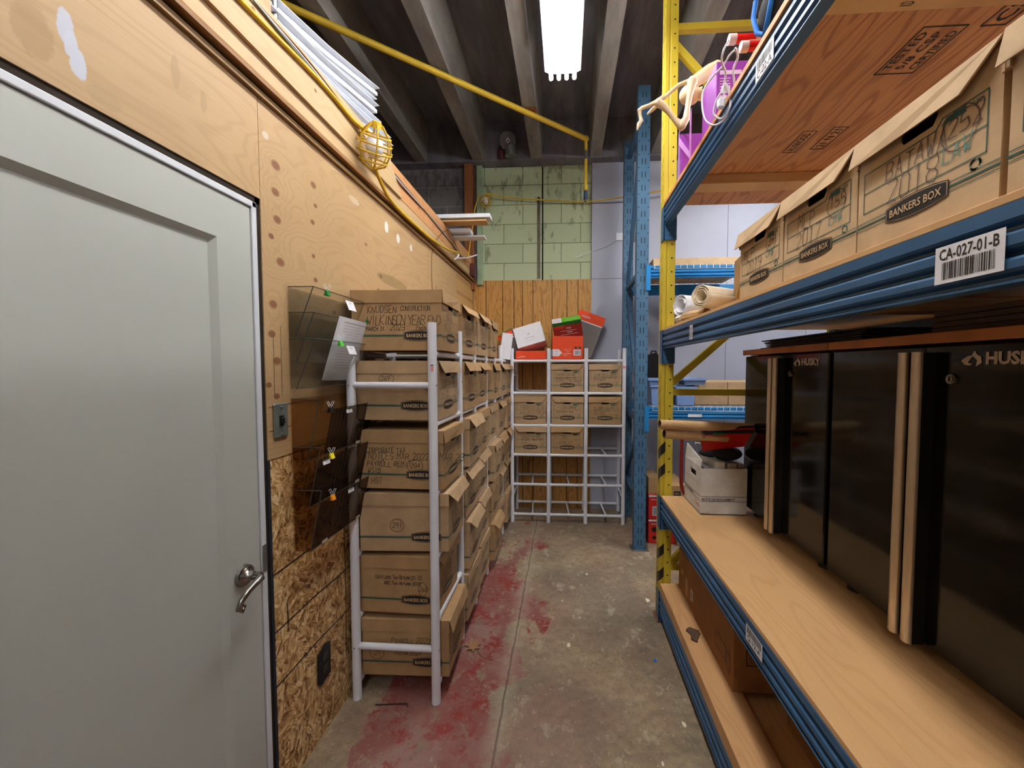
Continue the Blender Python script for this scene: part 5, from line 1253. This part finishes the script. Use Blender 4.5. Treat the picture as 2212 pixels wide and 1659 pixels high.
# ------------------------------------------------------------ overhead and wall clutter
t = thing('gas_pipe', 'yellow gas pipe crossing under the concrete ribs and dropping to a blue valve', 'pipe', (-.70, 2.93, 3.55))
f = MB(); f.tube([(-2.2, 1.735, 3.55), (.175, 3.65, 3.55)], .021, 16); f.build('pipe_run', [YPIPE], t)
f = MB(); f.tube([(.175, 3.65, 3.55), (.175, 3.65, 3.0)], .014, 12); f.sphere((.175, 3.65, 3.55), .028, 12); f.tube([(.175, 3.65, 3.44), (.175, 3.65, 3.37)], .018, 12, 1); f.tube([(.175, 3.65, 3.14), (.175, 3.65, 3.10)], .022, 6, 0); f.build('pipe_drop', [YPIPE, CONDU], t)
f = MB(); f.tube([(.175, 3.65, 3.09), (.175, 3.65, 3.02)], .017, 12); f.tube([(.175, 3.65, 3.03), (.175, 3.65, 2.995)], [.02, .012], 12); f.build('valve', [BLUV], t)
f = MB(); f.box(-.40, -.24, 3.24, 3.30, 3.572, 3.584); f.build('pipe_strap', [RUST], t)
def cage(cx, cy, cz, r, label, tilt):
    t = thing('caged_lamp', label, 'lamp', (cx, cy, cz), 0, 'yellow caged work lamps'); f = MB()
    M = Matrix.Rotation(tilt, 3, 'X') @ Matrix.Rotation(R(20), 3, 'Y')
    def T(p): v = M @ Vector(p); return (cx+v.x, cy+v.y, cz+v.z)
    for k in range(6):
        a = math.pi*2*k/6; f.tube([T((r*.35*math.cos(a), r*.35*math.sin(a), r*1.35)), T((r*.9*math.cos(a), r*.9*math.sin(a), r*.7)), T((r*math.cos(a), r*math.sin(a), 0)), T((r*.75*math.cos(a), r*.75*math.sin(a), -r*.75)), T((0, 0, -r*1.15))], r*.052, 6)
    for h_, q in ((.75, .86), (.35, .96), (-.1, .99), (-.6, .84)): f.tube([T((r*q*math.cos(a*math.pi/8), r*q*math.sin(a*math.pi/8), r*h_)) for a in range(16)], r*.052, 6, close=True)
    f.build('cage', [YCORD], t)
    f = MB(); f.tube([T((0, 0, r*1.15)), T((0, 0, r*1.5))], [r*.36, r*.25], 12); f.build('socket', [YCORD], t)
    f = MB(); c = T((0, 0, r*.15)); f.sphere(c, r*.52, 16, 0, (1, 1, 1.3)); f.build('bulb', [WHM], t)
cage(-.905, 1.85, 2.525, .078, 'yellow caged work lamp hanging from the top edge of the partition', R(28))
cage(-.82, 4.03, 3.18, .055, 'smaller-looking caged work lamp hanging on the green block wall', R(-10))
cord('power_cord', 'thick yellow cord running along the top of the partition to the caged lamp', [(-.955, -.5, 2.57), (-.955, .5, 2.56), (-.957, 1.0, 2.565), (-.955, 1.5, 2.605), (-.95, 1.75, 2.60), (-.93, 1.84, 2.605)], .009, YCORD, group='yellow cords')
cord('power_cord', 'thick yellow cord sagging down the partition from the caged lamp to the corner', [(-.93, 1.90, 2.47), (-.945, 2.1, 2.40), (-.94, 2.45, 2.385), (-.94, 2.8, 2.40), (-.935, 3.1, 2.43), (-.93, 3.45, 2.50)], .009, YCORD, group='yellow cords')
cord('power_cord', 'yellow cord strung across the green block wall from the second caged lamp', [(-.82, 4.05, 3.27), (-.6, 4.10, 3.24), (-.2, 4.1, 3.205), (.2, 4.1, 3.18), (.5, 4.05, 3.185), (.9, 4.0, 3.22), (1.2, 3.98, 3.26)], .007, YCORD, group='yellow cords')
cord('power_cord', 'yellow cord dropping behind the stored boards beside the brown stud', [(-.88, 4.04, 3.26), (-.93, 4.03, 3.1), (-.95, 4.0, 2.9), (-.97, 3.9, 2.6), (-.94, 3.7, 2.55)], .007, YCORD, group='yellow cords')
for k, dz in enumerate((.0, .012, .022)):
    cord('cable', ('grey', 'white', 'brown')[k]+' cable in the loose bundle under the top edge of the partition', [(-.958+.003*k, -.5, 2.585+dz), (-.958, .4, 2.60+dz*.8), (-.956, 1.0, 2.62-dz*.5), (-.957, 1.5, 2.612+dz), (-.966, 2.2, 2.59-dz), (-.968, 3.0, 2.56+dz*.6), (-.966, 3.5, 2.54-dz*.5), (-.95, 3.85, 2.52)], .0035, (CONDU, WHM, RUST)[k], 'cable', 'cables along the partition top', 6)
cord('cable', 'thin red-brown wire dangling in a loop on the plywood near the far corner', [(-.96, 3.4, 2.56), (-.94, 3.2, 2.60), (-.95, 3.0, 2.52), (-.97, 2.85, 2.35), (-.972, 2.83, 2.15), (-.974, 2.86, 2.02)], .0022, RUST, 'cable')
cord('cable', 'white cable looping out of the far corner above the partition', [(-.93, 3.35, 2.46), (-.90, 3.3, 2.44), (-.93, 3.3, 2.40), (-.95, 3.4, 2.44), (-.90, 3.6, 2.50), (-.84, 3.7, 2.55), (-.88, 3.8, 2.57)], .006, WHM, 'cable')
cord('cable', 'white cable running diagonally down the grey wall from the wall plate', [(.52, 4.12, 2.80), (.42, 4.122, 2.74), (.28, 4.122, 2.69), (.1, 4.12, 2.62)], .003, WHM, 'cable')
f = MB(); f.tube([(-1.02, 1.365+.002*(k % 2), 2.62+.0045*k) for k in range(120)], [.010+.0018*(k % 2) for k in range(120)], 8); o = f.build('flexible_conduit', [CONDU], off=(-1.02, 1.365, 2.62)); tag(o, 'grey flexible metal conduit rising from the partition top', 'conduit')
# window slats stored on the partition
for k, (ys, zs, ye, ze, xo) in enumerate(((1.2, 2.622, 2.30, 2.700, -.004), (1.2, 2.626, 2.28, 2.742, .010), (1.2, 2.630, 2.27, 2.782, .002), (1.2, 2.655, 2.18, 2.815, -.012), (1.2, 2.668, 2.11, 2.858, .010), (1.2, 2.660, 2.12, 2.900, -.006), (1.2, 2.705, 2.13, 2.962, .004))):
    x = -1.075+xo; f = MB()
    pr = [(x, 0), (x+.052, 0), (x+.052, .018), (x+.046, .018), (x+.046, .021), (x+.040, .022), (x+.040, .034), (x+.064, .037), (x+.064, .040), (x, .040)]
    n_ = len(pr); V = [(a_, ys, zs+b_) for a_, b_ in pr]+[(a_, (ys+ye)/2, (zs+ze)/2+b_-.012) for a_, b_ in pr]+[(a_, ye, ze+b_) for a_, b_ in pr]
    for q in (0, n_): f.add(V[q:q+2*n_], [(i, (i+1) % n_, n_+(i+1) % n_, n_+i) for i in range(n_)])
    f.add(V[2*n_:], [list(range(n_))]); f.add(V[:n_], [list(range(n_))[::-1]])
    o = f.build('window_slat', [WHM], off=(x, 1.5, zs)); tag(o, 'long white channel strip in the fanned pile stored on top of the plywood partition', 'strip', 'white strips on the partition')
# stored boards poking out over the partition
for k, (xa, xb, y, z, h, m_, lab) in enumerate(((-1.5, -.60, 3.12, 2.680, .030, WHM, 'white board end poking farthest out above the partition'), (-1.5, -.63, 3.13, 2.655, .012, KRAFT, 'thin tan strip under the white board above the partition'),
                               (-1.5, -.80, 3.30, 2.625, .035, WHM, 'short stubby white channel above the partition'), (-1.5, -.69, 3.34, 2.60, .014, WHM, 'thin white strip poking out lowest above the partition'))):
    f = MB(); f.box(xa, xb, y, y+.10, z, z+h, c=.001); o = f.build('stored_board', [m_], off=((xa+xb)/2, y, z)); tag(o, lab, 'board', 'boards stored above the partition')
t = thing('metal_canister', 'round dark grey duct cap with a white diamond sticker near the ceiling at the back', 'canister', (-.585, 3.94, 3.60))
ax = Vector((.14, -.88, -.40)).normalized(); c = Vector((-.566, 3.88, 3.69))
f = MB(); f.tube([c-ax*.05, c], .078, 28, 1); f.tube([c-ax*.06-Vector((0, 0, .01)), c-ax*.02-Vector((0, 0, .012))], .076, 24, 0); f.tube([(-.545, 3.95, 3.58), (-.55, 3.94, 3.66)], [.062, .066], 20, 0); f.build('body', [CONDU, GRYC], t)
u = Vector((1, .16, 0)).normalized(); v = ax.cross(u).normalized(); v = v if v.z > 0 else -v
f = MB(); fl = Flat(f, tuple(c), tuple(u), tuple(v), .001); fl.poly([(0, -.026), (.022, 0), (0, .026), (-.022, 0)]); fl.rect(-.009, .009, -.007, .007, 1, .0006); f.build('sticker', [WHP, PRK], t)
f = MB(); f.sphere((-.645, 3.98, 3.63), .045, 12, 0, (.8, 1, 1.4)); f.build('red_gasket', [plain('dull_red', S(92, 44, 48), .7)], t)
t = thing('wall_plate', 'blank white cover plate on the grey wall left of the blue rack', 'plate', (.60, 4.12, 2.83)); f = MB(); f.box(.51, .66, 4.118, 4.1275, 2.79, 2.865, c=.002); f.build('plate', [WHM], t); f = MB(); f.sphere((.585, 4.117, 2.828), .003, 6); f.build('screw', [CONDU], t)
t = thing('night_light', 'small white plug-in device on the grey wall behind the blue frame', 'device', (.75, 4.11, 2.84)); f = MB(); f.tube([(.745, 4.09, 2.795), (.745, 4.09, 2.87)], [.02, .014], 12); f.box(.72, .775, 4.1, 4.1275, 2.80, 2.88); f.build('housing', [WHM], t)
f = MB(); f.box(-.97, -.93, 3.98, 4.05, 2.42, 2.55, c=.004); o = f.build('junction_box', [plain('dull_red', S(150, 40, 34), .5)], off=(-.95, 4.01, 2.42)); tag(o, 'dull red metal box in the far corner above the partition', 'box')

# ------------------------------------------------------------ litter on the floor
f = MB(); f.tube([(-.838, 1.63, .004), (-.70, 1.645, .004), (-.692, 1.63, .004)], .0025, 6); o = f.build('bent_rod', [plain('dark_rod', S(50, 42, 40), .5)], off=(-.8, 1.63, .004)); tag(o, 'thin bent metal rod lying on the red floor in front of the left rack', 'rod')
f = MB(); c0 = (-.49, 2.02)
pts = []
for k in range(14):
    a = 2*math.pi*k/14; r_ = .05*(1 if k % 2 else .45); pts.append((c0[0]+r_*math.cos(a), c0[1]+r_*math.sin(a)*1.1, .004+(.008 if k % 2 else .002)))
f.poly(pts); f.tube([(c0[0], c0[1], .005), (c0[0]+.06, c0[1]-.07, .003), (c0[0]+.12, c0[1]-.09, .003)], .0018, 5); o = f.build('dry_leaf', [plain('leaf_brown', S(150, 110, 76), .8)], off=(c0[0], c0[1], .002)); tag(o, 'dry curled brown leaf on the floor beside the lowest near file box', 'leaf')
rr = random.Random(12)
for k, (x, y, s) in enumerate(((.155, 2.80, .010), (.02, 2.06, .014), (.50, 1.62, .012), (.46, 1.98, .009), (-.02, 2.46, .006), (.09, 2.3, .006), (.37, 1.45, .007), (.53, 2.5, .02))):
    f = MB(); p = [(x+s*rr.uniform(.6, 1.2)*math.cos(a*1.05), y+s*rr.uniform(.8, 1.6)*math.sin(a*1.05)) for a in range(6)]; f.prism(p, 2, .0005, .004); o = f.build('paper_scrap', [CREAM if k != 3 else BLUEF], off=(x, y, .0005))
    tag(o, ('small pale scrap of litter on the aisle floor' if k not in (2, 3, 7) else ('white scrap against the bottom blue beam', 'tiny blue scrap beside the yellow post foot', '')[(2, 3, 7).index(k)] or 'crumpled pale scrap at the foot of the yellow post'), 'litter', 'scraps on the floor')
